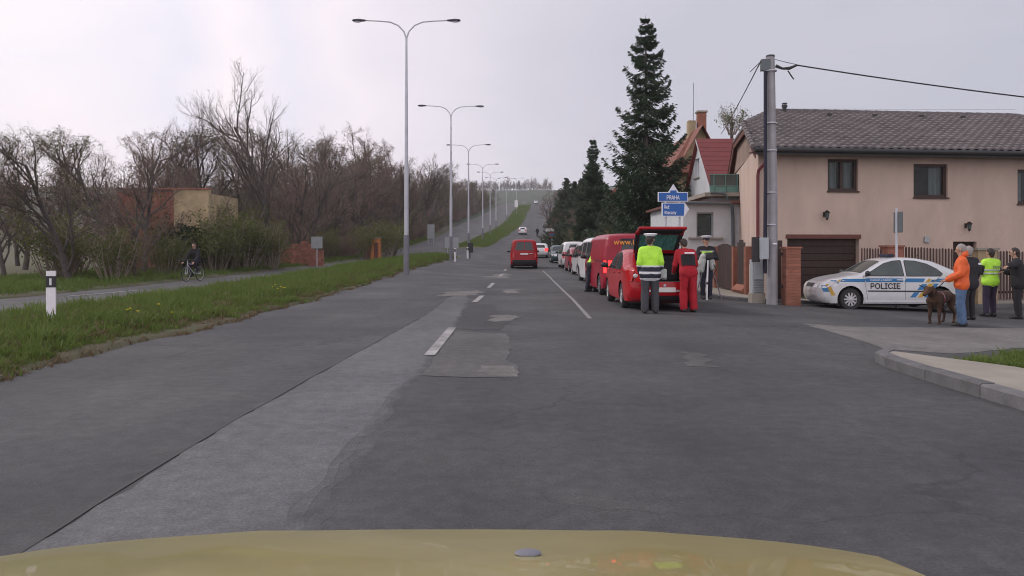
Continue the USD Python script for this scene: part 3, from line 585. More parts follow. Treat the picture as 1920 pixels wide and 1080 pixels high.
# far rows on the skyline and along the far road
GF = 'small bare trees in the far row on the hilltop'
for k in range(100):
    u = 860 + k * 1.75 + Rw.uniform(-2, 2); Y = Rw.uniform(760, 830); put(protoW[Rw.randrange(4)], gx(u, Y), Y, Rw.uniform(.7, 1.2) * (1.3 if Rw.random() < .2 else 1), label='small bare tree in the far row on the hilltop', group=GF)
for u, Y, s in ((1048, 92, .5), (1066, 84, .5), (1085, 76, .48), (1106, 70, .5), (1128, 64, .45), (1150, 57, .45), (1172, 52, .42)): put(protoW[int(u) % 4], gx(u, Y), Y, s, label='small bare tree among the conifers behind the parked vans', group='small bare trees behind the parked vans')
GR = 'bare trees and scrub along the right verge of the climbing road'
y = 100.0
while y < 330:
    e = float(shift(y)) + 7.8
    put((bD if Rw.random() < .7 else bG)[Rw.randrange(2)], e + Rw.uniform(0, 1.5), y, Rw.uniform(1.1, 1.8), label='scrubby bush on the right verge of the climbing road', group=GR)
    put(protoW[Rw.randrange(4)], e + 4 + Rw.uniform(0, 4), y + 2, Rw.uniform(.5, .75), label='bare tree on the right verge of the climbing road', group=GR)
    y += 5.5 * (1 + y / 300)
for u, Y, s in ((1030, 170, .95), (1052, 160, 1.0)): put(protoW[1], gx(u, Y), Y, s, label='bare tree on the right verge of the climbing road', group=GR)

# conifers
def conifer(name, label, seed, h, w, leaf, droop=.35, dens=1.0, start=.05, group=None, gap=0.0, cat='tree'):
    R = np.random.default_rng(seed); t = thing(name, label, cat, group=group)
    obj('trunk', tube([(0, 0, -.3), (0, 0, h * .5), (0, 0, h * .995)], [h * .0145, h * .009, .008], 9), m_bark, t, smooth=True)
    br, nc, nd, ns = [], [], [], []
    z = h * start
    while z < h * .985:
        f = z / h; Lm = w / 2 * (1 - f) ** .84 * (1.0 if f > .1 else .85) + .12
        for k in range(int(R.integers(6, 9))):
            if R.random() < gap: continue
            a = R.uniform(0, 6.28); L = Lm * R.uniform(.5, 1.24); o = np.array([math.cos(a), math.sin(a), 0]); s = np.linspace(0, 1, 7)
            up0 = .3 * (f - .35); zz_ = z + L * (up0 * s - droop * np.sin(s * 2.4) * (1 - .45 * f) + .30 * np.maximum(s - .68, 0) * 2)
            p = o[None] * (s * L)[:, None]; p[:, 2] = zz_; p[:, :2] += R.normal(0, .02 * L, (7, 2)) ; br.append((p, np.linspace(max(.012, .022 * L), .004, 7)))
            m = int((44 + 84 * L) * dens); q = R.uniform(.12, 1, m) ** .85; i = np.minimum((q * 6).astype(int), 5); ff = q * 6 - i
            c = p[i] + (p[i + 1] - p[i]) * ff[:, None]; side = np.cross(o, [0, 0, 1.0]); wd = R.normal(0, 1, m) * (.13 * L * np.sin(np.clip(q, .1, 1) * 2.6) + .05)
            c = c + side[None] * wd[:, None]; c[:, 2] += -np.abs(R.normal(0, .07 + .035 * L, m)) - .12 * np.abs(wd)
            d = o[None] * R.uniform(.3, 1, (m, 1)) + side[None] * (np.sign(wd) * R.uniform(.1, .7, m))[:, None]; d[:, 2] = R.uniform(-.75, .12, m); d /= np.linalg.norm(d, axis=1, keepdims=True)
            nc.append(c); nd.append(d); ns.append(R.uniform(.08, .18, m) * (.6 + .5 * (1 - f)))
        z += h * .021 * R.uniform(.8, 1.2)
    obj('branches', tubes(br, 4), m_bark, t, kind='stuff')
    c, d, s = np.concatenate(nc), np.concatenate(nd), np.concatenate(ns)[:, None]; b = np.cross(d, R.normal(0, 1, d.shape)); b /= np.linalg.norm(b, axis=1, keepdims=True)
    v = np.stack([c - d * s, c + b * s * .3, c + d * s, c - b * s * .3], 1).reshape(-1, 3); i = np.arange(len(c))[:, None] * 4
    obj('crown', T_(v, np.vstack([i + [0, 1, 2], i + [0, 2, 3]])), leaf, t, kind='stuff'); return t
sp = conifer('spruce_tree', 'tall dark spruce with drooping branches beside the white house', 3, 14.9, 6.9, m_needle, droop=.42, dens=1.15)
put(sp, gx(1211, 43), 43, .985, 20)
sp2 = conifer('spruce_tree', 'smaller spruce to the left of the tall one', 4, 11.2, 4.4, m_needle, dens=1.0)
put(sp2, gx(1112, 68), 68, 1.0, 0)
GC = 'dark conifers crowded behind the queue of parked cars'; LC = 'dark bluish conifer crowded behind the queue of parked cars'
pn1 = conifer('pine_tree', LC, 6, 9.5, 6.5, m_pine, droop=.1, dens=.9, start=.03, group=GC); pn2 = conifer('pine_tree', LC, 8, 8.5, 6.0, m_pine, droop=.15, dens=.9, start=.03, group=GC)
for k, (u, Y, s) in enumerate(((1062, 96, .98), (1078, 88, 1.0), (1098, 82, .95), (1045, 112, .8), (1125, 76, .78), (1140, 60, .66), (1158, 55, .6), (1090, 100, 1.1), (1118, 95, 1.1), (1172, 62, .8), (1190, 58, .75), (1240, 56, .8), (1222, 52, .62), (1255, 49, .6), (1178, 50, .6))):
    put((pn1, pn2)[k % 2], gx(u, Y), Y, s)
for u, Y, s in ((1150, 48, .8), (1168, 45, .75), (1195, 43, .9), (1215, 41, .8), (1235, 40, .9), (1255, 39, .85), (1130, 54, .9), (1112, 60, .9), (1092, 70, 1.0), (1075, 80, 1.0), (1180, 50, 1.2), (1222, 46, 1.3), (1244, 44, 1.3)):
    put(bG[0] if Rw.random() < .45 else bD[1], gx(u, Y), Y, s, label='garden bush under the conifers behind the parked vans', group='garden bushes behind the parked vans')
hd = bush('tree_top', 'treetop showing above the roofs between the two houses', 61, 2.0, 2.4, m_leaf, 900, .07, None, 'tree')
xform(hd, (gx(1372, 60), 60, gz(248, 60)), 0, 1.0)
obj('trunk', cyl((0, 0, -9), (0, 0, .8), .12), m_bark, hd)

# grass: tufts scattered over the median, the left verge and the corner right
def tuft(name, seed, n, h, w, m, lean=.35):
    R = np.random.default_rng(seed); a = R.uniform(0, 6.28, n); r = w * np.sqrt(R.uniform(0, 1, n)); base = np.column_stack([r * np.cos(a), r * np.sin(a), np.full(n, -.04)])
    hh = h * R.uniform(.45, 1.1, n); d = R.normal(0, lean, (n, 2)); top = base + np.column_stack([d * hh[:, None], hh]); mid = base + np.column_stack([d * hh[:, None] * .3, hh * .55])
    s = np.column_stack([np.cos(a + 1), np.sin(a + 1), np.zeros(n)]) * R.uniform(.004, .008, (n, 1)) * 1.5
    v = np.stack([base - s, base + s, mid + s * .8, mid - s * .8, top], 1).reshape(-1, 3); i = np.arange(n)[:, None] * 5
    f = np.vstack([i + [0, 1, 2], i + [0, 2, 3], i + [3, 2, 4]])
    return usdkit.mesh(stage, name, T_(v, f), m)
def scatter(name, protos, pos, scales, label, cat, seed):
    R = np.random.default_rng(seed); p = f'/World/{name}'; pi = UsdGeom.PointInstancer.Define(stage, p); UsdGeom.Scope.Define(stage, p + '/kinds'); paths = []
    for k, fn in enumerate(protos): paths.append(fn(f'{p}/kinds/tuft_{k:03d}').GetPath())
    pi.CreatePrototypesRel().SetTargets(paths); n = len(pos)
    pi.CreateProtoIndicesAttr(Vt.IntArray.FromNumpy(R.integers(0, len(protos), n).astype(np.int32)))
    pi.CreatePositionsAttr(Vt.Vec3fArray.FromNumpy(pos.astype(np.float32)))
    a = R.uniform(0, math.pi, n); q = np.column_stack([np.zeros(n), np.zeros(n), np.sin(a), np.cos(a)])
    pi.CreateOrientationsAttr(Vt.QuathArray([Gf.Quath(float(x[3]), 0, 0, float(x[2])) for x in q]))
    pi.CreateScalesAttr(Vt.Vec3fArray.FromNumpy(np.repeat(scales[:, None], 3, 1).astype(np.float32)))
    data(pi.GetPrim(), label, cat, None, 'stuff')
def fieldpts(poly, n, seed, y0, y1, power=1.6):
    R = np.random.default_rng(seed); x0, _, x1, _ = poly.bounds; out = []
    y = y0 + (y1 - y0) * R.uniform(0, 1, n * 4) ** power; x = R.uniform(x0, x1, n * 4)
    k = shapely.contains_xy(poly, x, y); P = np.column_stack([x[k], y[k]])[:n]; return P
median = Polygon([(-30, 3), (30, 3), (30, 69.5), (-30, 69.5)]).intersection(Polygon([(a_[0] - .12, a_[1]) for a_ in left_edge] + [(-10.3 + float(shift(y)) * .95, y) for y in Ys[::-1]])).difference(gap)
def lift(P, dz): n3 = np.column_stack([P * .8, np.zeros(len(P))]); return np.column_stack([P, T(P[:, 0], P[:, 1]) + .035 + .05 * (meshkit.fbm(n3, 3) - .3) + .07 * np.clip(shapely.distance(shapely.points(P), solid) / 1.2, 0, 1) + dz])
P = fieldpts(median, 15000, 1, 4, 72, 1.7)
patch = meshkit.fbm(np.column_stack([P * .55, np.zeros(len(P))]), 3, 5); edge_d = shapely.distance(shapely.points(P), main_road)
P = P[(patch + np.clip(edge_d - .02, 0, 1) * .8 > .57)]
sc = np.random.default_rng(3).uniform(.5, 1.45, len(P)) * (0.55 + .6 * np.clip(shapely.distance(shapely.points(P), main_road), 0, 1)) * (1 + P[:, 1] / 60)
scatter('median_grass', [lambda n: tuft(n, 1, 40, .12, .17, m_blade), lambda n: tuft(n, 2, 40, .09, .18, m_blade), lambda n: tuft(n, 3, 34, .2, .12, m_blade, .55), lambda n: tuft(n, 4, 26, .13, .15, m_dry, .8), lambda n: tuft(n, 14, 30, .1, .1, m_leaf, .7)], lift(P, 0), sc, 'green grass growing on the median strip', 'grass', 1)
P = fieldpts(Polygon([(a_[0] + .02, a_[1]) for a_ in left_edge if 3 < a_[1] < 60] + [(a_[0] - .75, a_[1]) for a_ in left_edge[::-1] if 3 < a_[1] < 60]), 1500, 4, 3, 58, 1.5)
scatter('dry_verge_grass', [lambda n: tuft(n, 5, 18, .08, .14, m_dry, 1.3), lambda n: tuft(n, 6, 12, .12, .1, m_dry, .9)], lift(P, -.02), np.random.default_rng(8).uniform(.6, 1.3, len(P)), 'dry brown grass and litter along the tarmac edge of the median', 'dry grass', 2)
verge = Polygon([(FE(y) - .35, y) for y in np.arange(10, 160, 4)] + [(FE(y) - 9, y) for y in np.arange(160, 9, -4)])
P = fieldpts(verge, 5200, 6, 14, 150, 1.4)
scatter('verge_grass', [lambda n: tuft(n, 7, 30, .26, .3, m_blade, .5), lambda n: tuft(n, 8, 26, .2, .34, m_blade)], lift(P, 0), np.random.default_rng(9).uniform(.8, 1.6, len(P)), 'green grass on the verge beyond the left carriageway', 'grass', 3)
corner = Polygon([(7.75, 10.4), (8.3, 11.6), (11, 13.2), (14.5, 14.4), (14.5, 15.5), (10.5, 14.6), (8.0, 13.0), (12.2, 13.0), (14, 9), (14, 5), (8, 5)]).buffer(0)
corner = Polygon([(5.5, 9.9), (6.02, 9.1), (6.38, 7.5), (6.45, 4), (18, 4), (18, 14.9), (13, 13.7), (7.7, 11.5)])
P = fieldpts(corner, 3800, 7, 4, 14.6, .8)
scatter('corner_grass', [lambda n: tuft(n, 9, 36, .15, .15, m_blade), lambda n: tuft(n, 10, 36, .12, .17, m_blade)], lift(P, .0), np.random.default_rng(10).uniform(.7, 1.2, len(P)), 'green grass beside the pavement at the street corner', 'grass', 4)
far2 = Polygon([(-8.6 + float(shift(y)) * .95 + (2.2 if y < 99 else 0), y) for y in np.arange(97, 330, 4)] + [(-5.75 + float(shift(y)), y) for y in np.arange(330, 96, -4)])
far2 = Polygon([(-10.3 + float(shift(y)) * .95, y) for y in np.arange(98, 330, 4)] + [(-5.75 + float(shift(y)), y) for y in np.arange(330, 96, -4)])
P = fieldpts(far2, 4200, 8, 96, 320, 1.3)
scatter('far_median_grass', [lambda n: tuft(n, 11, 40, .13, .5, m_blade, .6), lambda n: tuft(n, 12, 40, .1, .5, m_blade)], lift(P, 0), np.random.default_rng(12).uniform(1.0, 2.0, len(P)), 'green grass on the median beyond the gap, climbing the hill', 'grass', 5)
def flowers(label, spots, seed):
    R = np.random.default_rng(seed); t = thing('flower_clump', label, 'flowers'); st, hd = [], []
    for (x, y) in spots:
        z = Tf(x, y) + .08; h = R.uniform(.14, .3); st.append((np.array([[x, y, z], [x + R.normal(0, .03), y, z + h]]), np.array([.005, .004])))
        hd.append(mov(revolve([(0, -.012), (.026, 0), (.03, .012), (0, .022)], 8), st[-1][0][1]))
    obj('stems', tubes(st, 4), m_leaf, t); obj('blossoms', C(*hd), m_flower, t); lf = np.array([(x, y, Tf(x, y) + .1) for x, y in spots]); obj('leaves', quads(R, np.repeat(lf, 14, 0) + R.normal(0, .09, (len(lf) * 14, 3)) * [1, 1, .5], .07), m_leaf, t)
R0 = np.random.default_rng(4)
for (u, v), lb in (((290, 612), 'few yellow dandelions on the near edge of the median grass'), ((533, 560), 'clump of yellow flowers farther along the median edge')):
    x, y = ground_at(u, v); flowers(lb, [(x - .15 + R0.normal(0, .22), y + R0.normal(0, .3)) for _ in range(6 if u < 400 else 12)], int(u))
# ------------------------------------------------------------------ ruins and hut beyond the left carriageway
def bricks(parent, x0, x1, z0, topz, y, m, seed, bw=.5, bh=.22, thick=.3, ragged=.25):
    """courses of big broken blocks, each a piece; TOPZ(x) is the ragged top"""
    R = random.Random(seed); z = z0; row = 0
    while z < max(topz(x0), topz(x1), topz((x0 + x1) / 2)):
        x = x0 - (bw / 2 if row % 2 else 0)
        while x < x1:
            a, b = max(x, x0), min(x + bw, x1)
            if b - a > .08 and z + bh * .6 < topz((a + b) / 2) + R.uniform(-ragged, 0) * .5:
                obj('brick', bbox(a + .008, b - .008, y + R.uniform(-.02, .02), y + thick, z + .006, z + bh - .006), m, parent)
            x += bw
        z += bh; row += 1
def ruin(label, u0, u1, Y, topv, m, seed):
    x0, x1 = gx(u0, Y), gx(u1, Y); z0 = Tf((x0 + x1) / 2, Y) - .1; t = thing('brick_wall', label, 'wall', (0, 0, 0))
    obj('core', bbox(x0 + .03, x1 - .03, Y + .06, Y + .26, z0, z0 + .5), m, t)
    bricks(t, x0, x1, z0, lambda x: gz(np.interp(x, np.linspace(x0, x1, len(topv)), topv), Y), Y, m, seed)
ruin('broken red brick wall behind the grey sign, left verge', 526, 606, 57.5, [468, 458, 449, 462, 470], m_brick, 1)
ruin('low red brick wall remnant among bushes, farther left', 423, 457, 55, [463, 461, 466], m_brick, 2)
# tall remnant with flaking plaster
Y = 46.5; x0, x1, xm = gx(297, Y), gx(391, Y), gx(326, Y); z0 = Tf(x0, Y); t = thing('ruined_house', 'ruined house wall with flaking ochre plaster above dark ivy', 'building')
obj('plaster_wall', bbox(xm, x1, Y, Y + .4, z0 - .2, gz(356, Y)), m_plaster_y, t)
obj('side_wall', bbox(x0 - 2.5, xm - .02, Y + .15, Y + .5, z0 - .2, gz(359, Y)), m_brick, t)
obj('return_wall', bbox(x1 - .35, x1 - .01, Y + .41, Y + 5, z0 - .2, gz(362, Y)), m_plaster_y, t)
for k in range(12):
    a = x0 - 2.5 + (x1 - x0 + 2.5) * k / 12; obj('coping_brick', bbox(a + .01, a + (x1 - x0 + 2.5) / 12 - .01, Y - .05, Y + .5, gz(356, Y) + .002 + rnd.uniform(0, .02), gz(352.5, Y)), m_brick, t)
iv = bush('ivy_bush', 'dark ivy thicket covering the foot of the ruined house', 71, 2.6, 4.2, m_ivy, 4200, .1, None, 'ivy', 40)
xform(iv, (gx(345, 45.2), 45.2, Tf(gx(345, 45.2), 45.2)), 0)
# small orange hut
Y = 76; x0, x1 = gx(692, Y), gx(714, Y); xc, z0 = (x0 + x1) / 2, Tf((x0 + x1) / 2, Y); h = gz(447, Y) - z0
t = thing('utility_hut', 'small orange brick box at the edge of the left carriageway', 'hut', (xc, Y, z0))
obj('body', box(x1 - x0 - .25, .9, h + .2, (.12, 0, h / 2 - .1)), m_box_o, t); obj('roof_slab', box(x1 - x0 - .15, 1.0, .08, (.12, 0, h + .042)), m_concrete, t); obj('wing', box(.5, .7, h * .85 + .2, (-(x1 - x0) / 2 - .12, .15, h * .42 - .1)), m_brick, t); obj('door', bbox(.0, .4, -.47, -.452, .05, h * .8), m_soffit, t)

# ------------------------------------------------------------------ peach house with tiled roof
A = np.array([8.12, 25.5]); th = math.radians(6.0); fd = np.array([math.cos(th), math.sin(th)]); fn = np.array([math.sin(th), -math.cos(th)])   # fn points to the street
def ft(u): k = (u - CU) / F; return (k * A[1] - A[0]) / (fd[0] - k * fd[1])
def fp(t_, out=0.0): return A + fd * t_ + fn * out
def fz(u, v): return gz(v, fp(ft(u))[1])
HB = -0.5; house = thing('peach_house', 'two-storey peach rendered house with brown tiled roof', 'house')
# local frame of the house: x along the facade, y outwards to the street, world z
Mh = np.eye(4); Mh[:2, 0] = fd; Mh[:2, 1] = fn; Mh[:2, 3] = A
def H(m): m = m.copy(); m.apply_transform(Mh); m.invert() if np.linalg.det(Mh[:3, :3]) < 0 else None; return m
LEN = 15.5; eave_z, ridge_z = fz(1440, 285), gz(207, 29.4)
wins = [(1552, 1609, 298, 358), (1713, 1777, 307.5, 370), (1908, 1975, 318, 382)]
openings = [(ft(a), ft(b), fz((a + b) / 2, d), fz((a + b) / 2, c)) for a, b, c, d in wins]
gar = (ft(1476), ft(1611), -.35, fz(1540, 447.5)); dor = (ft(1787), ft(1831), -.4, fz(1808, 453))
def walls(x0, x1, z0, z1, holes, th_=.3):
    """a wall with real openings"""
    g = shapely.box(x0, z0, x1, z1)
    for a, b, c, d in holes: g = g.difference(shapely.box(a, c, b, d))
    m = trimesh.creation.extrude_polygon(g, th_); m = rot(m, 90, (1, 0, 0)); return m       # occupies y -th..0
obj('front_wall', H(walls(0, LEN, HB, eave_z + .1, openings + [gar, dor])), m_peach, house)
back = np.array([2.05, 8.6])       # the left wall runs back along the plot line
lw = [(0, 0), (2.6, -8.4)]
def prism(poly, z0, z1): m = trimesh.creation.extrude_polygon(Polygon(poly), z1 - z0); m.apply_translation((0, 0, z0)); return m
obj('left_wall', H(prism([(0.0, -.302), (.3, -.302), (2.9, -8.4), (2.6, -8.4)], HB, eave_z + .1)), m_peach, house)
obj('back_wall', H(bbox(2.6, LEN, -8.72, -8.42, HB, eave_z)), m_peach, house)
obj('interior_floor', H(bbox(3.2, LEN - .3, -8, -.31, 2.25, 2.4)), m_dark, house)
obj('room_back', H(bbox(1.4, LEN - .3, -2.6, -2.5, HB, eave_z)), m_curtain, house)
# windows: frame, casements, sill, curtains behind real panes
for k, (a, b, c, d) in enumerate(openings):
    w = part('window', house); cx = (a + b) / 2; e = .09
    fr = C(bbox(a, a + e, -.2, -.1, c, d), bbox(b - e, b, -.2, -.1, c, d), bbox(a + e, b - e, -.2, -.1, d - e, d), bbox(a + e, b - e, -.2, -.1, c, c + e))
    if k == 0: fr = C(fr, bbox(cx - .05, cx + .05, -.195, -.095, c + e, d - e))
    obj('frame', H(fr), m_frame, w); obj('sill', H(bbox(a - .03, b + .03, -.1, .05, c - .05, c - .003)), m_frame, w)
    obj('pane', H(bbox(a + e, b - e, -.155, -.15, c + e, d - e)), m_wglass, w)
    lo, hi = (a + e, b - e)
    xs = np.linspace(lo, hi, 24); wave = .03 * np.sin(np.arange(24) * 1.7)
    if k == 0: sl = [xs[:11], xs[13:]]
    elif k == 1: sl = [xs[14:]]
    else: sl = [xs[:6]]
    for x_ in sl:
        v = np.concatenate([np.column_stack([x_, -.3 + wave[:len(x_)], np.full(len(x_), q)]) for q in (c + .05, d - .05)]); n_ = len(x_); i = np.arange(n_ - 1)
        obj('curtain', H(T_(v, np.vstack([np.column_stack([i, i + 1, i + 1 + n_]), np.column_stack([i, i + 1 + n_, i + n_])]))), m_curtain, w)
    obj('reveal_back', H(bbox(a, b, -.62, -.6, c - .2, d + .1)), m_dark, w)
g = part('garage_door', house)
a, b, c, d = gar; n_ = 9
for k in range(n_): obj('panel', H(bbox(a + .02, b - .02, -.26 + .012 * (k % 2) * 0, -.2, c + (d - c) * k / n_ + .008, c + (d - c) * (k + 1) / n_ - .008)), m_wood, g)
obj('backing', H(bbox(a, b, -.3, -.265, c, d)), m_dark, g); obj('lintel', H(bbox(a - .05, b + .05, -.02, .03, d + .003, d + .14)), m_soffit, g); obj('handle', H(bbox((a + b) / 2 - .08, (a + b) / 2 + .08, -.2, -.17, .5, .54)), m_galv, g)
g = part('front_door', house); a, b, c, d = dor
obj('leaf', H(bbox(a + .06, b - .06, -.26, -.2, c, d - .06)), m_wood, g); obj('frame', H(C(bbox(a, a + .06, -.25, -.15, c, d), bbox(b - .06, b, -.25, -.15, c, d), bbox(a + .06, b - .06, -.25, -.15, d - .06, d))), m_frame, g)
# roof: half-hipped at the left, hipped at the right; tiles one by one
OV = .62; rx0, rx1, ry = -.42, LEN + .6, -4.35; depth = OV - ry; rise = ridge_z - eave_z
ez = eave_z - .02
SK = 1.5
def roof_pt(x, f): return np.array([x, OV - depth * f, ez + .05 + rise * 1.0 * f])
deck = Polygon([(rx0 + .0, 0), (rx1, 0), (rx1 - 3.4, 1), (rx0 + SK + 1.35, 1), (rx0 + .6 * SK, .6)])
p2, t2 = fill_poly(deck, .8); v = np.array([roof_pt(x, f) for x, f in p2]) - [0, 0, .06]
obj('roof_deck', H(C(T_(v, t2), T_(v - [0, 0, .08], t2[:, ::-1]))), m_gutter, house)
vb = v * [1, 0, 1]; vb[:, 1] = 2 * ry - v[:, 1]; vb[:, 0] += 2 * SK * (1 - p2[:, 1]) * np.clip((rx1 - 4 - v[:, 0]) / 8, 0, 1); obj('rear_roof', H(T_(vb, t2[:, ::-1])), m_tile, house)
e0, e1, e2 = roof_pt(rx0 + .6 * SK, .6), roof_pt(rx0 + SK + 1.35, 1), roof_pt(rx0 + 1.4 * SK, .6) * [1, 0, 1] + [0, 2 * ry - roof_pt(0, .6)[1], 0]
obj('hip_end', H(T_([e0, e1, e2, e0 - [0, 0, .1], e1 - [0, 0, .1], e2 - [0, 0, .1]], [[0, 1, 2], [3, 5, 4], [0, 2, 5], [0, 5, 3]])), m_tile, house)
g0, g1 = roof_pt(rx1, 0), roof_pt(rx1 - 3.4, 1); g2 = np.array([rx1, 2 * ry - OV, g0[2]])
obj('right_hip', H(T_([g0, g1, g2], [[0, 2, 1]])), m_tile, house)
nrow, tw = 17, .3; R = random.Random(3); cells = []
sec = [(-.5, .0), (-.36, .004), (-.22, .03), (-.05, .055), (.14, .06), (.32, .035), (.46, .008), (.53, .0)]
for r in range(nrow):
    f0, f1 = r / nrow, (r + 1.12) / nrow
    for k in range(int((rx1 - rx0) / tw) + 1):
        cx = rx0 + (k + .5) * tw; fm = (r + .5) / nrow
        lo = rx0 + SK * fm if fm < .6 else rx0 + SK * fm + (fm - .6) / .4 * 1.35
        if cx - tw * .5 < lo - .16 or cx > rx1 - 3.4 * fm + .02: continue
        cells.append((cx, f0, min(f1, 1.005)))
def tile(cx, f0, f1, q, jit):
    v = []
    for lift_, f in ((.1 + q, f0), (.02 + q, f1)):
        for a_, zz_ in sec: p = roof_pt(cx + a_ * tw + jit, f); v.append(p + [0, 0, zz_ * .72 + lift_])
    for a_, zz_ in sec: p = roof_pt(cx + a_ * tw + jit, f0); v.append(p + [0, 0, zz_ * .72 + .032 + q])
    n8 = len(sec); i = np.arange(n8 - 1)
    return T_(v, np.vstack([np.column_stack([i, i + 1, i + 1 + n8]), np.column_stack([i, i + 1 + n8, i + n8]), np.column_stack([i + 2 * n8, i + 1 + 2 * n8, i + 1]), np.column_stack([i + 2 * n8, i + 1, i])]))
tiles = part('roof', house); rest = []
cells.sort(key=lambda c_: (c_[0] + 0 * c_[1]))
for n_, (cx, f0, f1) in enumerate(cells):
    m = H(tile(cx, f0, f1, R.uniform(0, .012), R.uniform(-.006, .006)))
    if n_ < 300: obj('roof_tile', m, m_tile, tiles, smooth=35)
    else: rest.append(m)
obj('more_roof_tiles', C(*rest), m_tile, tiles, smooth=35, kind='stuff')
def ridge(p, q, name='ridge_tile'):
    p, q = np.array(p), np.array(q); L = np.linalg.norm(q - p); n = max(1, int(L / .42))
    for k in range(n):
        a_, b_ = p + (q - p) * k / n, p + (q - p) * (k + 1.08) / n; obj(name, H(tube([a_, b_], [.125, .105], 8)), m_tile, tiles, smooth=40)
ridge(roof_pt(rx0 + SK + 1.35, 1) + [0, 0, .06], roof_pt(rx1 - 3.4, 1) + [0, 0, .06]); ridge(roof_pt(rx0 + .6 * SK + .03, .6) + [0, 0, .05], roof_pt(rx0 + SK + 1.35, 1) + [0, 0, .06]); ridge(roof_pt(rx1, 0.0) + [0, 0, .07], roof_pt(rx1 - 3.4, 1) + [0, 0, .06])
for k in range(9):     # verge tiles of the left gable
    f = k / 15; obj('verge_tile', H(tube([roof_pt(rx0 - .02 + SK * f, f) + [0, 0, .06], roof_pt(rx0 - .02 + SK * (f + .072), f + .072) + [0, 0, .04]], [.1, .085], 7)), m_tile, tiles, smooth=40)
# gable boards, soffits, gutter, downpipe
def plank(p, q, w, t_, name, m):
    p, q = np.array(p, float), np.array(q, float); v = [p + [0, 0, -w], p, q, q + [0, 0, -w]]; v = v + [x + [t_, 0, 0] for x in v]
    obj(name, H(T_(v, [[0, 1, 2], [0, 2, 3], [4, 6, 5], [4, 7, 6], [0, 4, 5], [0, 5, 1], [1, 5, 6], [1, 6, 2], [2, 6, 7], [2, 7, 3], [3, 7, 4], [3, 4, 0]])), m, house)
r0, r6 = roof_pt(rx0 + .03, 0) - [0, 0, .08], roof_pt(rx0 + .03 + .6 * SK, .6) - [0, 0, .08]
plank(r0, r6, .24, .04, 'barge_board', m_soffit)
mir = lambda p: np.array([p[0] + 2 * SK * (p[1] - ry) / depth, 2 * ry - p[1], p[2]])
plank(mir(r6), mir(r0), .24, .04, 'barge_board', m_soffit); plank(r6 + [0, .0, 0], mir(r6), .22, .04, 'barge_board', m_soffit)
sv = [r0 + [.05, 0, -.03], r6 + [.05, 0, -.03], mir(r6) + [.05, 0, -.03], mir(r0) + [.05, 0, -.03]]; sw = [x + [1.0, 0, 0] for x in sv]
obj('gable_soffit', H(T_(sv + sw, [[0, 1, 5], [0, 5, 4], [1, 2, 6], [1, 6, 5], [2, 3, 7], [2, 7, 6]])), m_soffit, house)
obj('gable_wall', H(T_([(0.02, -.31, eave_z + .1), (.62, -2.3, eave_z + .5 * rise), (1.9, -6.4, eave_z + .5 * rise), (2.55, -8.4, eave_z + .1), ], [[0, 1, 2], [0, 2, 3], [0, 2, 1], [0, 3, 2]])), m_peach, house)
obj('eave_soffit', H(bbox(rx0 + .08, rx1, .003, OV - .04, eave_z - .06, eave_z - .03)), m_soffit, house)
obj('gutter', H(tube([(rx0, OV + .07, eave_z - .0), (rx1, OV + .07, eave_z - .03)], .075, 10)), m_gutter, house, smooth=40)
obj('fascia', H(bbox(rx0, rx1, OV - .035, OV - .005, eave_z - .16, eave_z + .02)), m_gutter, house)
obj('downpipe', H(tube([(.2, OV + .02, eave_z - .06), (.16, OV - .05, eave_z - .22), (-.04, .12, eave_z - .62), (-.06, .1, eave_z - .8), (-.06, .1, 1.6)], .055, 8)), m_pipe_r, house, smooth=40)
def ftr(u, f):
    k = (u - CU) / F; b_ = A + fn * (OV - depth * f); return (k * b_[1] - b_[0]) / (fd[0] - k * fd[1])
rv = roof_pt(ftr(1471, .97), .97)
v_ = part('roof_vent', house)
obj('pipe', H(cyl(rv + [0, 0, -.1], rv + [0, 0, .34], .07)), m_gutter, v_); obj('cowl', H(C(cyl(rv + [0, 0, .26], rv + [0, 0, .34], .11), cyl(rv + [0, 0, .38], rv + [0, 0, .42], .1))), m_gutter, v_)
for u in (1555, 1640, 1728, 1806): q = roof_pt(ftr(u, .87), .87); obj('snow_guard', H(box(.14, .1, .1, q + [0, 0, .12])), m_gutter, tiles)
obj('lightning_wire', H(tube([rv + [0, 0, .2], roof_pt(rx1 - 3.4, 1) + [0, 0, .32]], .008, 4)), m_galv, house)
def lantern(label, u, v):
    t_ = ft(u); p = fp(t_, .02); z = gz(v, p[1]); t = thing('wall_lantern', label, 'lantern', (p[0], p[1], z), math.degrees(th))
    obj('bracket', C(box(.07, .03, .16, (0, 0, 0)), tube([(0, -.02, .04), (0, -.1, .1), (0, -.17, .12), (0, -.18, .1)], .012, 6)), m_copper, t)
    obj('cap', mov(revolve([(0, .08), (.03, .06), (.1, .0), (.1, -.015), (0, -.015)], 10), (0, -.18, .06)), m_copper, t); obj('glass', mov(revolve([(0, 0), (.075, 0), (.05, -.18), (0, -.18)], 8), (0, -.18, .045)), m_glass_g, t); obj('foot', mov(revolve([(0, 0), (.05, 0), (.02, -.06), (0, -.06)], 8), (0, -.18, -.136)), m_copper, t)
lantern('dark wall lantern above the garage', 1545, 402); lantern('dark wall lantern above the front door', 1810, 423)
p = fp(ft(1736), .004); obj('meter_box', rbox(.16, .08, .2, .015, (p[0], p[1] - .04, gz(449, p[1]))), m_cabinet, label='small pale box on the peach wall above the picket fence', cat='box')

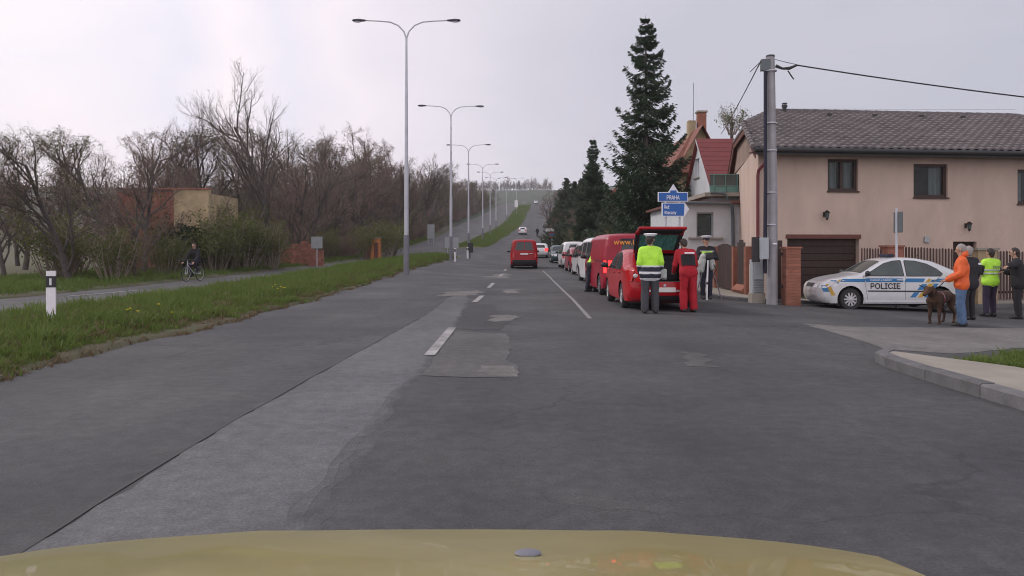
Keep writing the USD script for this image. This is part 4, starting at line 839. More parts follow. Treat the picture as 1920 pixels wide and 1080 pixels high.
# ------------------------------------------------------------------ white house, its annex and the house behind
wh = thing('white_house', 'white gabled house with dark red roof and flat-roofed annex', 'house')
Xg, Yn, Yf = 9.56, 36.0, 42.9; ze, zr = gz(375, Yn), gz(262, 39.4); ym = (Yn + Yf) / 2; gb = -.4
gw = Polygon([(Yn, gb), (Yf, gb), (Yf, ze), (ym, zr), (Yn, ze)])
gwin = shapely.box(39.5, gz(333, 40), 40.4, gz(298, 40)); m = trimesh.creation.extrude_polygon(gw.difference(gwin), .3); m.apply_transform(np.array([[0, 0, 1, Xg], [1, 0, 0, 0], [0, 1, 0, 0], [0, 0, 0, 1.0]])); obj('gable_wall', m, m_plaster_w, wh)
w = part('window', wh); z_a, z_b = gz(333, 40), gz(298, 40); obj('frame', C(bbox(Xg + .12, Xg + .2, 39.5, 39.6, z_a, z_b), bbox(Xg + .12, Xg + .2, 40.3, 40.4, z_a, z_b), bbox(Xg + .12, Xg + .2, 39.6, 40.3, z_a, z_a + .08), bbox(Xg + .12, Xg + .2, 39.6, 40.3, z_b - .08, z_b)), m_sign_w, w); obj('pane', bbox(Xg + .21, Xg + .215, 39.5, 40.4, z_a, z_b), m_glass_g, w); obj('sill', bbox(Xg - .08, Xg + .1, 39.4, 40.5, z_a - .07, z_a - .003), m_concrete, w)
obj('front_wall', bbox(Xg + .32, Xg + 9, Yn + .0, Yn + .3, gb, ze), m_plaster_w, wh)
sl = np.array([ym - Yn, zr - ze]); L = np.hypot(*sl)
def slope(y0, z0, y1, z1, x0, x1, n, name, m, par):      # sheets of the roof, one course each
    for k in range(n):
        a_, b_ = k / n, (k + 1.06) / n; pa, pb = np.array([y0 + (y1 - y0) * a_, z0 + (z1 - z0) * a_]), np.array([y0 + (y1 - y0) * min(b_, 1), z0 + (z1 - z0) * min(b_, 1)])
        v = [(x0, *pa), (x1, *pa), (x1, *pb), (x0, *pb)]; v = np.array(v); v[:2, 2] += .035; v[2:, 2] += .012; lo_ = v - [0, 0, .05]
        obj(name, T_(np.vstack([v, lo_]), [[0, 1, 2], [0, 2, 3], [0, 4, 5], [0, 5, 1], [3, 7, 4], [3, 4, 0], [1, 5, 6], [1, 6, 2], [4, 6, 5], [4, 7, 6]]), m, par)
rf = part('roof', wh); slope(Yn - .35, ze - .35 * sl[1] / sl[0] + .05, ym, zr + .05, Xg - .18, Xg + 9, 14, 'roof_course', m_tile_r, rf); slope(Yf + .35, ze - .35 * sl[1] / sl[0] + .05, ym, zr + .05, Xg - .18, Xg + 9, 6, 'roof_course', m_tile_r, rf)
obj('barge_board', T_([(Xg - .2, Yn - .35, ze - .6), (Xg - .2, ym, zr - .1), (Xg - .2, ym, zr + .1), (Xg - .2, Yn - .35, ze - .4)], [[0, 1, 2], [0, 2, 3]]), m_plaster_w, wh)
# annex
ya = 31.6; ax0, ax1 = gx(1281, ya), gx(1400, ya); az = gz(382, ya); an = part('annex', wh)
awin = (gx(1306, ya), gx(1338, ya), gz(445, ya), gz(398, ya)); wl = walls(ax0, ax1, -.5, az, [awin]); wl.apply_scale((1, -1, 1)); wl.invert(); wl.apply_translation((0, ya, 0)); obj('annex_front', wl, m_plaster_w, an)
obj('annex_side', bbox(ax0, ax0 + .3, ya + .302, Yn + 3, -.5, az), m_plaster_w, an); obj('annex_back', bbox(ax0 + .3, ax1, ya + 1.2, ya + 1.3, -.5, az - .1), m_curtain, an)
obj('annex_roof', bbox(ax0 - .25, ax1 + .05, ya - .28, Yn + 3, az + .003, az + .1), m_soffit, an); obj('annex_gutter', tube([(ax0 - .3, ya - .34, az + .03), (gx(1366, ya), ya - .34, az + .0)], .06, 8), m_pipe_g, an, smooth=40)
obj('annex_pipe', tube([(gx(1364, ya), ya - .34, az), (gx(1369, ya), ya - .3, az - .12), (gx(1372, ya), ya - .12, az - .35), (gx(1373, ya), ya - .08, az - .6), (gx(1374, ya), ya - .08, -.2)], .065, 8), m_pipe_g, an, smooth=40)
obj('upper_pipe', tube([(gx(1330, ya), ya - .2, gz(362, ya)), (gx(1355, ya), ya - .2, gz(363, ya)), (gx(1361, ya), ya - .2, gz(370, ya)), (gx(1361, ya), ya - .2, az)], .05, 8), m_pipe_g, an, smooth=40)
obj('corner_pipe', tube([(gx(1389, ya), ya - .1, gz(300, ya)), (gx(1389, ya), ya - .1, -.2)], .055, 8), m_pipe_g, an, smooth=40)
w = part('annex_window', wh); a, b, c, d = awin; e = .06
obj('frame', C(bbox(a, a + e, ya + .1, ya + .18, c, d), bbox(b - e, b, ya + .1, ya + .18, c, d), bbox(a + e, b - e, ya + .1, ya + .18, c, c + e), bbox(a + e, b - e, ya + .1, ya + .18, d - e, d)), m_sign_back, w); obj('pane', bbox(a + e, b - e, ya + .13, ya + .136, c + e, d - e), m_wglass, w)
for k in range(12): zc_ = c + e + (d - c - 2 * e) * (k + .5) / 12; obj('blind_slat', rot(box(b - a - .14, .05, .008, (0, 0, 0)), 35, (1, 0, 0)).apply_translation(((a + b) / 2, ya + .26, zc_)), m_curtain, w)
obj('back', bbox(a, b, ya + .296, ya + .3, c, d), m_curtain, w); obj('sill', bbox(a - .35, b + .35, ya - .16, ya + .09, c - .06, c - .003), m_concrete, w)
# balcony screen over the annex
bz0, bz1 = gz(362, ya + .3), gz(328, ya + .3); bx0, bx1 = gx(1331, ya + .3), gx(1400, ya + .3); ba = part('balcony', wh)
obj('lower_panel', bbox(bx0, bx1, ya + .3, ya + .34, bz0, bz0 + (bz1 - bz0) * .36), m_balc, ba); obj('glass_screen', bbox(bx0, bx1, ya + .31, ya + .33, bz0 + (bz1 - bz0) * .42, bz1), m_glass_g, ba)
obj('rail', C(bbox(bx0 - .03, bx1, ya + .28, ya + .36, bz0 + (bz1 - bz0) * .365, bz0 + (bz1 - bz0) * .415), bbox(bx0 - .03, bx1, ya + .29, ya + .35, bz1 + .002, bz1 + .04)), m_balc, ba); obj('slab', bbox(bx0 - .3, bx1, ya - .1, ya + 3.5, bz0 - .16, bz0 - .003), m_concrete, ba); obj('lower_storey', bbox(bx0 + .1, bx1, ya + .5, ya + 3, az + .1, bz0 - .165), m_plaster_w, ba)
for u in (1342, 1364, 1386): obj('balcony_post', cyl((gx(u, ya), ya + .27, bz0), (gx(u, ya), ya + .27, bz1), .02), m_balc, ba)
# house behind with orange roof and chimney
oh = thing('orange_roofed_house', 'house with orange tiled roof and chimney behind the white one', 'house')
Yo = 50; hx0, hx1, hm = gx(1262, Yo), gx(1362, Yo), gx(1316, Yo); hz = gz(328, Yo); hr = gz(238, Yo)
g_ = trimesh.creation.extrude_polygon(Polygon([(hx0, -.3), (hx1, -.3), (hx1, hz), (hm, hr), (hx0, hz)]), 9); g_ = rot(g_, 90, (1, 0, 0)); g_.apply_translation((0, Yo + 9.2, 0)); obj('wall', g_, m_plaster_y, oh)
orf = part('roof', oh)
for sgn, xe in ((-1, hx0 - .4), (1, hx1 + .4)):
    zE = hz - .4 * (hr - hz) / (hm - hx0)
    for k in range(9):
        a_, b_ = k / 9, min((k + 1.06) / 9, 1); X0, X1 = xe + (hm - xe) * a_, xe + (hm - xe) * b_; Z0, Z1 = zE + (hr + .12 - zE) * a_ + .05, zE + (hr + .12 - zE) * b_ + .02
        v = np.array([(X0, Yo - .3, Z0), (X0, Yo + 9.4, Z0), (X1, Yo + 9.4, Z1), (X1, Yo - .3, Z1)]); obj('roof_course', T_(np.vstack([v, v - [0, 0, .07]]), [[0, 1, 2], [0, 2, 3], [4, 6, 5], [4, 7, 6], [0, 4, 5], [0, 5, 1], [3, 2, 6], [3, 6, 7], [0, 3, 7], [0, 7, 4]]), m_tile_o, orf)
# hipped front of that roof
obj('front_hip', T_([(hx0 - .4, Yo - .5, hz + .2), (hx1 + .4, Yo - .5, hz + .2), (hm, Yo + 2.2, hr + .2), (hx0 - .4, Yo - .5, hz + .1), (hx1 + .4, Yo - .5, hz + .1)], [[0, 1, 2], [0, 3, 4], [0, 4, 1]]), m_tile_o, orf)
ch = part('chimney', oh); cxm = gx(1315, Yo + 3); cz = gz(212, Yo + 3); obj('stack', box(.56, .56, cz - hr + 1.6, (cxm, Yo + 3, (cz + hr - 1.6) / 2)), m_brick_o, ch); obj('crown', box(.7, .7, .12, (cxm, Yo + 3, cz + .062)), m_concrete, ch); obj('stack_side', box(.5, .6, 1.9, (gx(1296, Yo + 3), Yo + 3, cz - 1.5)), m_plaster_y, ch)
ax = gx(1300, Yo + 3); obj('aerial', C(cyl((ax, Yo + 3, cz - 2), (ax, Yo + 3, gz(156, Yo + 3)), .025, 5), tube([(gx(1322, Yo + 3), Yo + 3, cz - .2), (gx(1326, Yo + 3), Yo + 3, cz - .15)], .02, 4)), m_galv_d, oh)
# pale garden shed glimpsed under the spruces
for k, (u0, u1, v0, v1, Yq, mm) in enumerate(((1136, 1172, 366, 400, 74, m_plaster_y),)):
    t = thing('garden_house', 'pale yellow house front glimpsed between the conifers', 'house'); x0, x1 = gx(u0, Yq), gx(u1, Yq)
    obj('wall', bbox(x0, x1, Yq, Yq + 4, .2, gz(v0 + 8, Yq)), mm, t); xm_ = (x0 + x1) / 2
    obj('roof', T_([(x0 - .3, Yq - .3, gz(v0 + 8, Yq)), (x1 + .3, Yq - .3, gz(v0 + 8, Yq)), (xm_, Yq - .3, gz(v0 - 14, Yq)), (x0 - .3, Yq + 4.3, gz(v0 + 8, Yq)), (x1 + .3, Yq + 4.3, gz(v0 + 8, Yq)), (xm_, Yq + 4.3, gz(v0 - 14, Yq))], [[0, 1, 2], [3, 5, 4], [0, 2, 5], [0, 5, 3], [1, 4, 5], [1, 5, 2]]), m_tile_o, t)

# ------------------------------------------------------------------ fences, gate, pillars
def pillar(par, x, y, z1, w=.36, rz=0, z0=-.5, m=m_brick_o):
    p_ = part('brick_pillar', par); zb_ = Tf(x, y) - .25; n = max(3, int((z1 - zb_) / .085))
    for k in range(n):
        a_, b_ = zb_ + (z1 - zb_) * k / n, zb_ + (z1 - zb_) * (k + 1) / n
        obj('brick_course', mov(rot(box(w + rnd.uniform(-.006, .006), w + rnd.uniform(-.006, .006), b_ - a_ - .006), rz, (0, 0, 1)), (x, y, (a_ + b_) / 2)), m, p_)
    obj('core', mov(rot(box(w - .03, w - .03, z1 - zb_ - .02), rz, (0, 0, 1)), (x, y, (z1 + zb_) / 2)), m_concrete, p_); obj('cap_slab', mov(rot(box(w + .06, w + .06, .05), rz, (0, 0, 1)), (x, y, z1 + .026)), m_brick_o, p_)
yf = 23.75
def pickets(label, u0, u1, v0, v1, y0, y1, n):
    t = thing('picket_fence', label, 'fence', group=None)
    for k in range(n):
        f = (k + .5) / n; u = u0 + (u1 - u0) * f; y = y0 + (y1 - y0) * f; x = gx(u, y); z1 = gz(v0 + (v1 - v0) * f, y) + rnd.uniform(-.012, .012); zb_ = Tf(x, y) + .22
        w = (u1 - u0) / n * y / F * .56; m = trimesh.creation.extrude_polygon(Polygon([(-w / 2, zb_), (w / 2, zb_), (w / 2, z1 - .04), (0, z1), (-w / 2, z1 - .04)]), .022); m = rot(m, 90, (1, 0, 0)); m.apply_translation((x, y, 0)); obj('picket', m, m_picket, t)
    for zr_ in (.45, 1.15):
        a_, b_ = np.array([gx(u0, y0), y0 + .03, 0]), np.array([gx(u1, y1), y1 + .03, 0]); a_[2] = Tf(a_[0], y0) + zr_; b_[2] = Tf(b_[0], y1) + zr_; obj('rail', C(tube([a_, b_], .035, 4)), m_wood, t)
    a_, b_ = (gx(u0, y0), y0), (gx(u1, y1), y1); obj('plinth', T_(*(lambda q: (q.vertices, q.faces))(tube([(a_[0], a_[1] + .05, Tf(*a_) + .05), (b_[0], b_[1] + .05, Tf(*b_) + .05)], .17, 4))), m_concrete, t)
    return t
pickets('brown picket fence between the garage and the brick pillar', 1613, 1654, 463.5, 466, yf, yf + .25, 8)
pickets('brown picket fence behind the police car roof', 1690, 1787, 462, 466, yf + .4, yf + .9, 17)
pickets('brown picket fence right of the man in the hi-vis vest', 1861, 1990, 469, 476, yf + 1.2, yf + 1.8, 22)
ga = thing('gate_pillars', 'terracotta brick pillars of the street fence beside the garage', 'fence')
pillar(ga, gx(1483, 22.3), 22.3, gz(466, 22.3), .42); pillar(ga, gx(1672, yf + .3), yf + .3, gz(463, yf + .3), .5)
gp = thing('door_pillar', 'ochre rendered gate pillar beside the man in the hi-vis vest', 'pillar'); obj('shaft', box(.62, .4, 2.0, (gx(1845, yf + 1), yf + 1.0, .45)), m_plaster_y, gp); obj('cap', box(.72, .5, .07, (gx(1845, yf + 1), yf + 1.0, 1.487)), m_concrete, gp)
# gate and fence along the main road: terracotta frame with dark arched board leaves
ft_ = thing('board_fence', 'dark arched board fence in terracotta frame by the main road', 'fence')
def fpt(u): Y = np.interp(u, [1340, 1412, 1480], [31.0, 25.2, 21.9]); return np.array([gx(u, Y), Y])
def leaf(u0, u1, vt0, vtm, vt1, vb0, vb1, n, post=False):
    lf = part('gate_leaf', ft_); a_, b_ = fpt(u0), fpt(u1); d_ = (b_ - a_); L = np.linalg.norm(d_); d_ = d_ / L; ang = math.degrees(math.atan2(d_[1], d_[0]))
    for k in range(n):
        f = (k + .5) / n; p = a_ + (b_ - a_) * f; w = L / n - .012; vt = vt0 + (vt1 - vt0) * f - (((vt0 + vt1) / 2 - vtm) * math.sin(f * math.pi)); vb = vb0 + (vb1 - vb0) * f
        z0, z1 = gz(vb, p[1]), gz(vt, p[1]); obj('board', mov(rot(rbox(w, .03, z1 - z0, .008, n=6), ang, (0, 0, 1)), (p[0], p[1], (z0 + z1) / 2)), m_wood, lf)
    return lf
leaf(1346, 1375, 461, 457, 463, 538, 543, 9); leaf(1383, 1397, 458, 449, 458, 532, 535, 4)
def fpost(u, vt, vb, w=.2):
    p = fpt(u); z0, z1 = gz(vb, p[1]), gz(vt, p[1]); obj('frame_post', box(w, w, z1 - z0, (p[0], p[1], (z0 + z1) / 2)), m_brick_o, ft_)
fpost(1342.5, 462, 540); fpost(1379, 462, 552, .22); fpost(1402.5, 462, 556, .22)
pa, pb = fpt(1381), fpt(1401); obj('sill_block', T_(*(lambda q: (q.vertices, q.faces))(tube([(*pa, gz(542, pa[1])), (*pb, gz(545, pb[1]))], .2, 4))), m_brick_o, ft_)
pa, pb = fpt(1458), fpt(1465)
obj('board', mov(box(.16, .04, 1.75, (0, 0, 0)), (pa[0] + .05, pa[1], gz(506, pa[1]))), m_wood, ft_)
for v in (476, 537): obj('hinge', box(.12, .06, .08, (gx(1467, 22.4), 22.4, gz(v, 22.4))), m_black, ft_)
# wall behind the fence corner
obj('garden_wall', bbox(gx(1400, 25.2) + .05, gx(1420, 24.6), 24.9, 25.1, -.3, 1.0), m_peach, label='low peach wall behind the grey electrical cabinet', cat='wall')

# ------------------------------------------------------------------ utility pole with cables and boxes
py_ = 22.4; px_ = gx(1447.5, py_); pzb = Tf(px_, py_); up = thing('utility_pole', 'tall grey concrete utility pole at the street corner', 'utility pole', (px_, py_, pzb)); hp = gz(107, py_) - pzb
obj('pole', tube([(0, 0, -.3), (0, 0, hp * .5), (-.05, 0, hp)], [.165, .145, .12], 16), m_pole_c, up, smooth=40); obj('pole_cap', tube([(-.05, 0, hp), (-.05, 0, hp + .05)], [.13, .12], 14), m_gutter, up)
obj('conduit', tube([(-.24, -.1, .9), (-.22, -.1, hp * .5), (-.22, -.08, hp - .45), (-.2, -.04, hp - .2), (-.1, 0, hp - .12)], [.06, .055, .05, .035, .025], 8), m_navy, up, smooth=40)
for z in (hp - .42, hp * .73, hp * .62, hp * .45, hp * .32): obj('clamp', tube([(-.03, 0, z), (-.03, 0, z + .035)], .17, 14), m_galv, up); obj('clamp_arm', box(.2, .03, .03, (-.16, -.1, z + .017)), m_galv, up)
obj('dead_end_clamp', C(tube([(.1, -.02, hp - .26), (.3, -.02, hp - .34), (.5, -.02, hp - .33), (.72, -.02, hp - .24)], [.05, .035, .05, .03], 6), tube([(-.12, -.02, hp - .1), (-.3, -.02, hp - .08), (-.42, -.02, hp - .3)], .022, 5), tube([(-.35, 0, hp - .15), (-.62, .05, hp - .42)], .012, 5), tube([(.45, -.02, hp - .4), (.62, -.02, hp - .65)], .02, 5)), m_gutter, up)
obj('bracket_box', box(.24, .2, .32, (-.2, -.02, hp - .24)), m_pipe_g, up)
obj('junction_box', rbox(.26, .2, .62, .02, (-.3, -.16, gz(466, py_) - pzb)), m_cabinet, up); obj('junction_board', box(.2, .16, .72, (-.5, -.1, gz(468, py_) - pzb)), m_black, up); obj('pole_tag', box(.12, .01, .04, (.02, -.175, gz(457, py_) - pzb)), m_wtxt, up)
P0 = np.array([px_, py_, pzb])
def cable(name, a_, b_, sag, r, label, n=24):
    s = np.linspace(0, 1, n)[:, None]; p = a_ + (b_ - a_) * s; p[:, 2] -= sag * 4 * (s * (1 - s))[:, 0]; obj(name, tube(p, r, 6), m_gutter, label=label, cat='cable')
cable('overhead_cable', P0 + [.72, -.02, hp - .24], at(2350, 226, 21.0), .12, .02, 'thick overhead cable running right from the utility pole', 30)
cable('overhead_cable', P0 + [.06, 0, hp - .06], P0 + [.95, -.02, hp - .27], .01, .009, 'thin stay wire above the thick cable at the pole top', 6)
cable('overhead_cable', P0 + [-.42, -.02, hp - .3], at(1352, 251, 47), .08, .018, 'overhead cable slanting left from the pole to the orange-roofed house')
# the pole that carries the cable on, outside the frame
e_ = at(2350, 226, 21.0); o = thing('utility_pole', 'grey utility pole farther along the side street', 'utility pole', (e_[0], e_[1], Tf(e_[0], e_[1]))); obj('pole', cyl((0, 0, -.3), (0, 0, e_[2] + .6), .14, 12), m_pole_c, o)
# electrical cabinet with louvres
cy_ = 22.75; cx0, cx1 = gx(1411, cy_), gx(1433, cy_); cz0, cz1 = gz(553, cy_), gz(487, cy_); cb = thing('electrical_cabinet', 'grey electrical cabinet with louvres beside the utility pole', 'cabinet'); cm = (cx0 + cx1) / 2; w_ = cx1 - cx0
obj('housing', rbox(w_, .3, cz1 - cz0, .015, (cm, cy_ + .15, (cz0 + cz1) / 2)), m_cabinet, cb); obj('door', rbox(w_ * .72, .03, (cz1 - cz0) * .5, .01, (cm, cy_ - .012, cz0 + (cz1 - cz0) * .7)), m_cabinet, cb)
for k in range(6): obj('louvre', rot(box(w_ * .8, .05, .012), 30, (1, 0, 0)).apply_translation((cm, cy_ - .012, cz0 + .1 + k * .07)), m_sign_back, cb)
obj('plinth', box(w_ + .05, .36, .3, (cm, cy_ + .16, cz0 - .1)), m_concrete, cb)
# bare street-name post in front of the picket fence
sy_ = 22.9; o = thing('sign_post', 'grey metal post with an edge-on sign before the picket fence', 'sign post', (gx(1681, sy_), sy_, Tf(gx(1681, sy_), sy_))); zt = gz(390, sy_) - Tf(gx(1681, sy_), sy_)
obj('post', cyl((0, 0, -.2), (0, 0, zt), .035, 10), m_galv, o, smooth=40); obj('sign_edge', rbox(.05, .5, .62, .02, (.05, 0, zt - .42)), m_pipe_g, o)
# ------------------------------------------------------------------ vehicles: x forward, y left, z up, origin between the axles on the ground
class Body:
    def __init__(s, upper, axles, R, W0, zb, tumble, ft, rt, r=.09, crown=.03, lower=.2):
        p = np.array(upper, float)
        for _ in range(2):
            q = np.empty((2 * len(p) - 2, 2)); q[0::2] = p[:-1] * .78 + p[1:] * .22; q[1::2] = p[:-1] * .22 + p[1:] * .78; p = np.vstack([p[:1], q, p[-1:]])
        s.up = np.array(LineString(p).segmentize(.07).coords); s.uls = LineString(s.up); s.W0, s.zb, s.tb, s.ft, s.rt, s.r, s.crown = W0, zb, tumble, ft, rt, r, crown
        s.xf, s.xr = p[:, 0].max(), p[:, 0].min(); low = [s.up[-1]]
        for xa in sorted(axles):
            h = lower; a0 = math.asin(min(1, (R - h + .02) / (R + .07))) if False else 0
            t0 = math.asin(np.clip((h - R) / (R + .065), -1, 1)); th_ = np.linspace(math.pi - t0, t0, 13); low += [(xa + (R + .065) * math.cos(q), R + (R + .065) * math.sin(q)) for q in th_]
        low.append(s.up[0]); s.low = np.array(low); s.poly = Polygon(np.vstack([s.up, s.low[1:-1]])).buffer(0)
        s.axles, s.R = sorted(axles), R
    def W(s, x, z):
        x, z = np.asarray(x, float), np.asarray(z, float)
        w = s.W0 * (1 - s.ft * np.clip((x - (s.xf - 1.0)) / 1.0, 0, 1) ** 2.4 - s.rt * np.clip(((s.xr + .9) - x) / .9, 0, 1) ** 2.4)
        t = z - s.zb; w = w - s.tb * np.where(t > .1, t - .05, np.where(t > 0, t * t * 5, 0)) - .07 * np.clip((.42 - z) / .3, 0, 1) ** 2
        d = np.clip(shapely.distance(shapely.points(np.stack([x.ravel(), z.ravel()], 1)), s.uls).reshape(x.shape) / s.r, 0, 1)
        return w - s.r * (1 - np.sqrt(np.clip(1 - (1 - d) ** 2, 0, 1)))
    def patch(s, poly, off, sides=(1, -1), step=.09, depth=.012):
        out = []
        for g in getattr(poly, 'geoms', [poly]):
            p, t = fill_poly(g, step); w = s.W(p[:, 0], p[:, 1])
            for sd in sides:
                v = np.column_stack([p[:, 0], sd * (w + off), p[:, 1]]); out.append(T_(v, t[:, ::-1] if sd > 0 else t))
        return C(*out)
    def line(s, pts_, w, off=.003, sides=(1, -1)): return s.patch(LineString(pts_).buffer(w / 2, cap_style=2), off, sides, .12)
    def shell(s, closed=False):
        p, t = fill_poly(s.poly, .085); w = s.W(p[:, 0], p[:, 1])
        Lh = T_(np.column_stack([p[:, 0], w, p[:, 1]]), t[:, ::-1]); Rh = T_(np.column_stack([p[:, 0], -w, p[:, 1]]), t)
        n = 8; ring = s.strip(s.up, n)
        parts_ = [Lh, Rh, ring]
        if closed: parts_.append(s.strip(s.low, n, 0.0))
        m = C(*parts_); m.merge_vertices(digits_vertex=4); return m
    def strip(s, path, n, crown=None, k0=-1, k1=1, off=0.0, inset=0.0):
        path = np.asarray(path); w = np.maximum(s.W(path[:, 0], path[:, 1]) - inset, .01); c = s.crown if crown is None else crown
        tg = np.gradient(path, axis=0); tg /= np.linalg.norm(tg, axis=1, keepdims=True) + 1e-9; nr = np.column_stack([tg[:, 1], -tg[:, 0]])
        k = np.linspace(k0, k1, n + 1); bul = c * (1 - np.abs(k) ** 2.2)
        v = np.stack([path[:, None, 0] + nr[:, None, 0] * (bul[None] + off), w[:, None] * k[None], path[:, None, 1] + nr[:, None, 1] * (bul[None] + off)], -1).reshape(-1, 3)
        m, q = len(path), n + 1; i, j = np.meshgrid(np.arange(m - 1), np.arange(n), indexing='ij'); a = (i * q + j).ravel()
        f = np.vstack([np.column_stack([a, a + 1, a + q + 1]), np.column_stack([a, a + q + 1, a + q])]); return T_(v, f)
    def seg(s, a, b):
        """the piece of the upper outline between the points nearest to A and B"""
        da, db = sorted((s.uls.project(Point(a)), s.uls.project(Point(b)))); return np.array([s.uls.interpolate(x).coords[0] for x in np.linspace(da, db, max(3, int((db - da) / .08)))])
def wheel(par, x, y, R, w, sd, spokes=9, m_r=None, cap=True):
    h = part('wheel', par, (x, y, R)); o = sd * w / 2
    prof = [(R * .62, -w / 2), (R * .9, -w / 2), (R * .98, -w * .36), (R, -w * .2), (R, w * .2), (R * .98, w * .36), (R * .9, w / 2), (R * .62, w / 2), (R * .58, 0), (R * .62, -w / 2)]
    obj('tyre', revolve(prof, 26, 'y'), m_tyre, h, smooth=40)
    ri = [cyl((0, o * .25, 0), (0, o * .3, 0), R * .61, 24)]
    obj('rim_well', ri[0], m_dark, h)
    sp = [revolve([(R * .55, o * .62), (R * .63, o * .96), (R * .66, o * .9), (R * .6, o * .5)], 26, 'y'), rot(revolve([(0, 0), (R * .2, 0), (R * .18, .03), (0, .045)], 14), -90 * sd, (1, 0, 0)).apply_translation((0, o * .72, 0))]
    for k in range(spokes):
        q = box(R * .46, abs(o) * .25, R * (.15 if spokes > 7 else .2), (R * .36, o * .75, 0)); sp.append(rot(q, 360 / spokes * k, (0, 1, 0)))
    obj('rim', C(*sp), m_r or m_rim, h, smooth=35)
def blob(c, rx, ry, rz, n=10): return tri(Manifold.sphere(1, n * 2).scale((rx, ry, rz)).translate(tuple(c)))
def car(name, label, cat, B, paint, wins, ws, rw, head, tail, wheel_w=.2, spokes=9, m_r=None, glass=None, plate=(-1, .62), group=None, seams=(), handles=(), mirror=(.85, .98), bump=None, brake=None, shell=None, rw_inset=.1, front_grille=None, plate_text=None, roofbar=False):
    t = thing(name, label, cat, group=group); gl = glass or m_glass
    obj('body', shell if shell is not None else B.shell(), paint, t, smooth=32)
    obj('underbody', C(bbox(B.xr + .3, B.xf - .3, -B.W0 * .86, B.W0 * .86, .16, .42), bbox(B.axles[0] - B.R - .06, B.axles[0] + B.R + .06, -B.W0 * .72, B.W0 * .72, .3, B.R * 2 + .05), bbox(B.axles[1] - B.R - .06, B.axles[1] + B.R + .06, -B.W0 * .72, B.W0 * .72, .3, B.R * 2 + .05)), m_dark, t)
    for p in wins:
        pl = Polygon(p).buffer(-.02).buffer(.05).buffer(-.03)
        for sd in (1, -1):
            w = part('side_window', t)
            obj('rubber', B.patch(pl.buffer(.018), .0025, (sd,)), m_black, w); obj('pane', B.patch(pl, .005, (sd,)), gl, w, smooth=True)
    for nm, rg, ins in (('windscreen', ws, .07), ('rear_window', rw, rw_inset)):
        if rg is None: continue
        sg = B.seg(*rg); w = part(nm, t); obj('rubber', B.strip(sg, 8, off=.003, inset=ins - .03), m_black, w); sg2 = B.seg(*(np.array(rg) * [1, 1])); c = sg2.mean(0); obj('pane', B.strip(c + (sg2 - c) * .955, 8, off=.0065, inset=ins), gl, w, smooth=True)
    for xa in B.axles:
        for sd in (1, -1): wheel(t, xa, sd * (B.W0 - wheel_w / 2 - .015), B.R, wheel_w, sd, spokes, m_r)
    def lights(nm, spec, m):
        if spec is None: return
        sp, rg, kin = spec
        for sd in (1, -1):
            l = C(B.patch(Polygon(sp).buffer(-.015).buffer(.015), .008, (sd,)), B.strip(B.seg(*rg), 4, k0=sd * kin, k1=sd * 1.0, off=.008)); obj(nm, l, m, t, smooth=40)
    lights('headlight', head, m_tail_w); lights('tail_light', tail, brake or m_tail)
    xp, zp = plate
    ys = B.up[np.argsort(B.up[:, 0] * -xp)][:40]; edge = ys[np.argmin(np.abs(ys[:, 1] - zp))]; xq = edge[0] + xp * (B.crown + .012)
    pl = rbox(.02, .52, .115, .008, (xq, 0, zp)); o = obj('number_plate', pl, m_plate, t)
    for s_ in seams:
        for sd in (1, -1): obj('door_seam', B.line(s_, .009, .003, (sd,)), m_ink, t)
    for x_, z_ in handles:
        w = float(B.W(np.array([x_]), np.array([z_]))[0])
        for sd in (1, -1): obj('door_handle', rbox(.18, .03, .035, .012, (x_, sd * (w + .014), z_)), paint, t)
    if mirror:
        x_, z_ = mirror; w = float(B.W(np.array([x_]), np.array([z_]))[0])
        for sd in (1, -1): obj('wing_mirror', C(blob((x_, sd * (w + .13), z_ + .06), .07, .11, .075), box(.05, .14, .04, (x_, sd * (w + .02), z_))), m_black, t, smooth=True)
    if bump: 
        for rg in bump: obj('bumper_strip', B.strip(B.seg(*rg), 8, off=.012), m_black, t, smooth=40)
    if front_grille: obj('grille', B.strip(B.seg(*front_grille), 6, k0=-.5, k1=.5, off=.007), m_black, t)
    return t
OCT = [(1.95, .2), (2.12, .24), (2.2, .38), (2.215, .52), (2.18, .66), (2.08, .77), (1.8, .87), (1.4, .945), (1.08, .99), (.98, 1.02), (.32, 1.375), (.18, 1.425), (-.2, 1.462), (-.7, 1.45), (-1.08, 1.385), (-1.22, 1.345), (-1.85, 1.075), (-2.1, 1.03), (-2.28, .995), (-2.33, .93), (-2.335, .74), (-2.37, .6), (-2.37, .42), (-2.3, .28), (-2.1, .21)]
octb = lambda: Body(OCT, (1.29, -1.29), .315, .885, .93, .36, .25, .14)
OW = [[(.86, .985), (.30, 1.30), (.02, 1.375), (-.2, 1.392), (-.24, .975)], [(-.33, .973), (-.31, 1.39), (-.62, 1.375), (-.95, 1.29), (-1.22, 1.15), (-1.36, 1.03), (-1.3, .985), (-1.15, .975)]]
OSEAM = [[(.93, .98), (.86, .7), (.8, .3)], [(-.28, .97), (-.3, .3)], [(-1.3, .97), (-1.12, .82), (-.98, .6)]]
OHEAD = ([(2.16, .63), (2.1, .74), (1.85, .82), (1.72, .81), (1.8, .7), (2.0, .62)], ((2.19, .62), (2.1, .76)), .55)
OTAIL = ([(-2.33, .94), (-2.31, .7), (-2.12, .7), (-2.0, .93), (-2.1, .965)], ((-2.32, .95), (-2.34, .68)), .62)
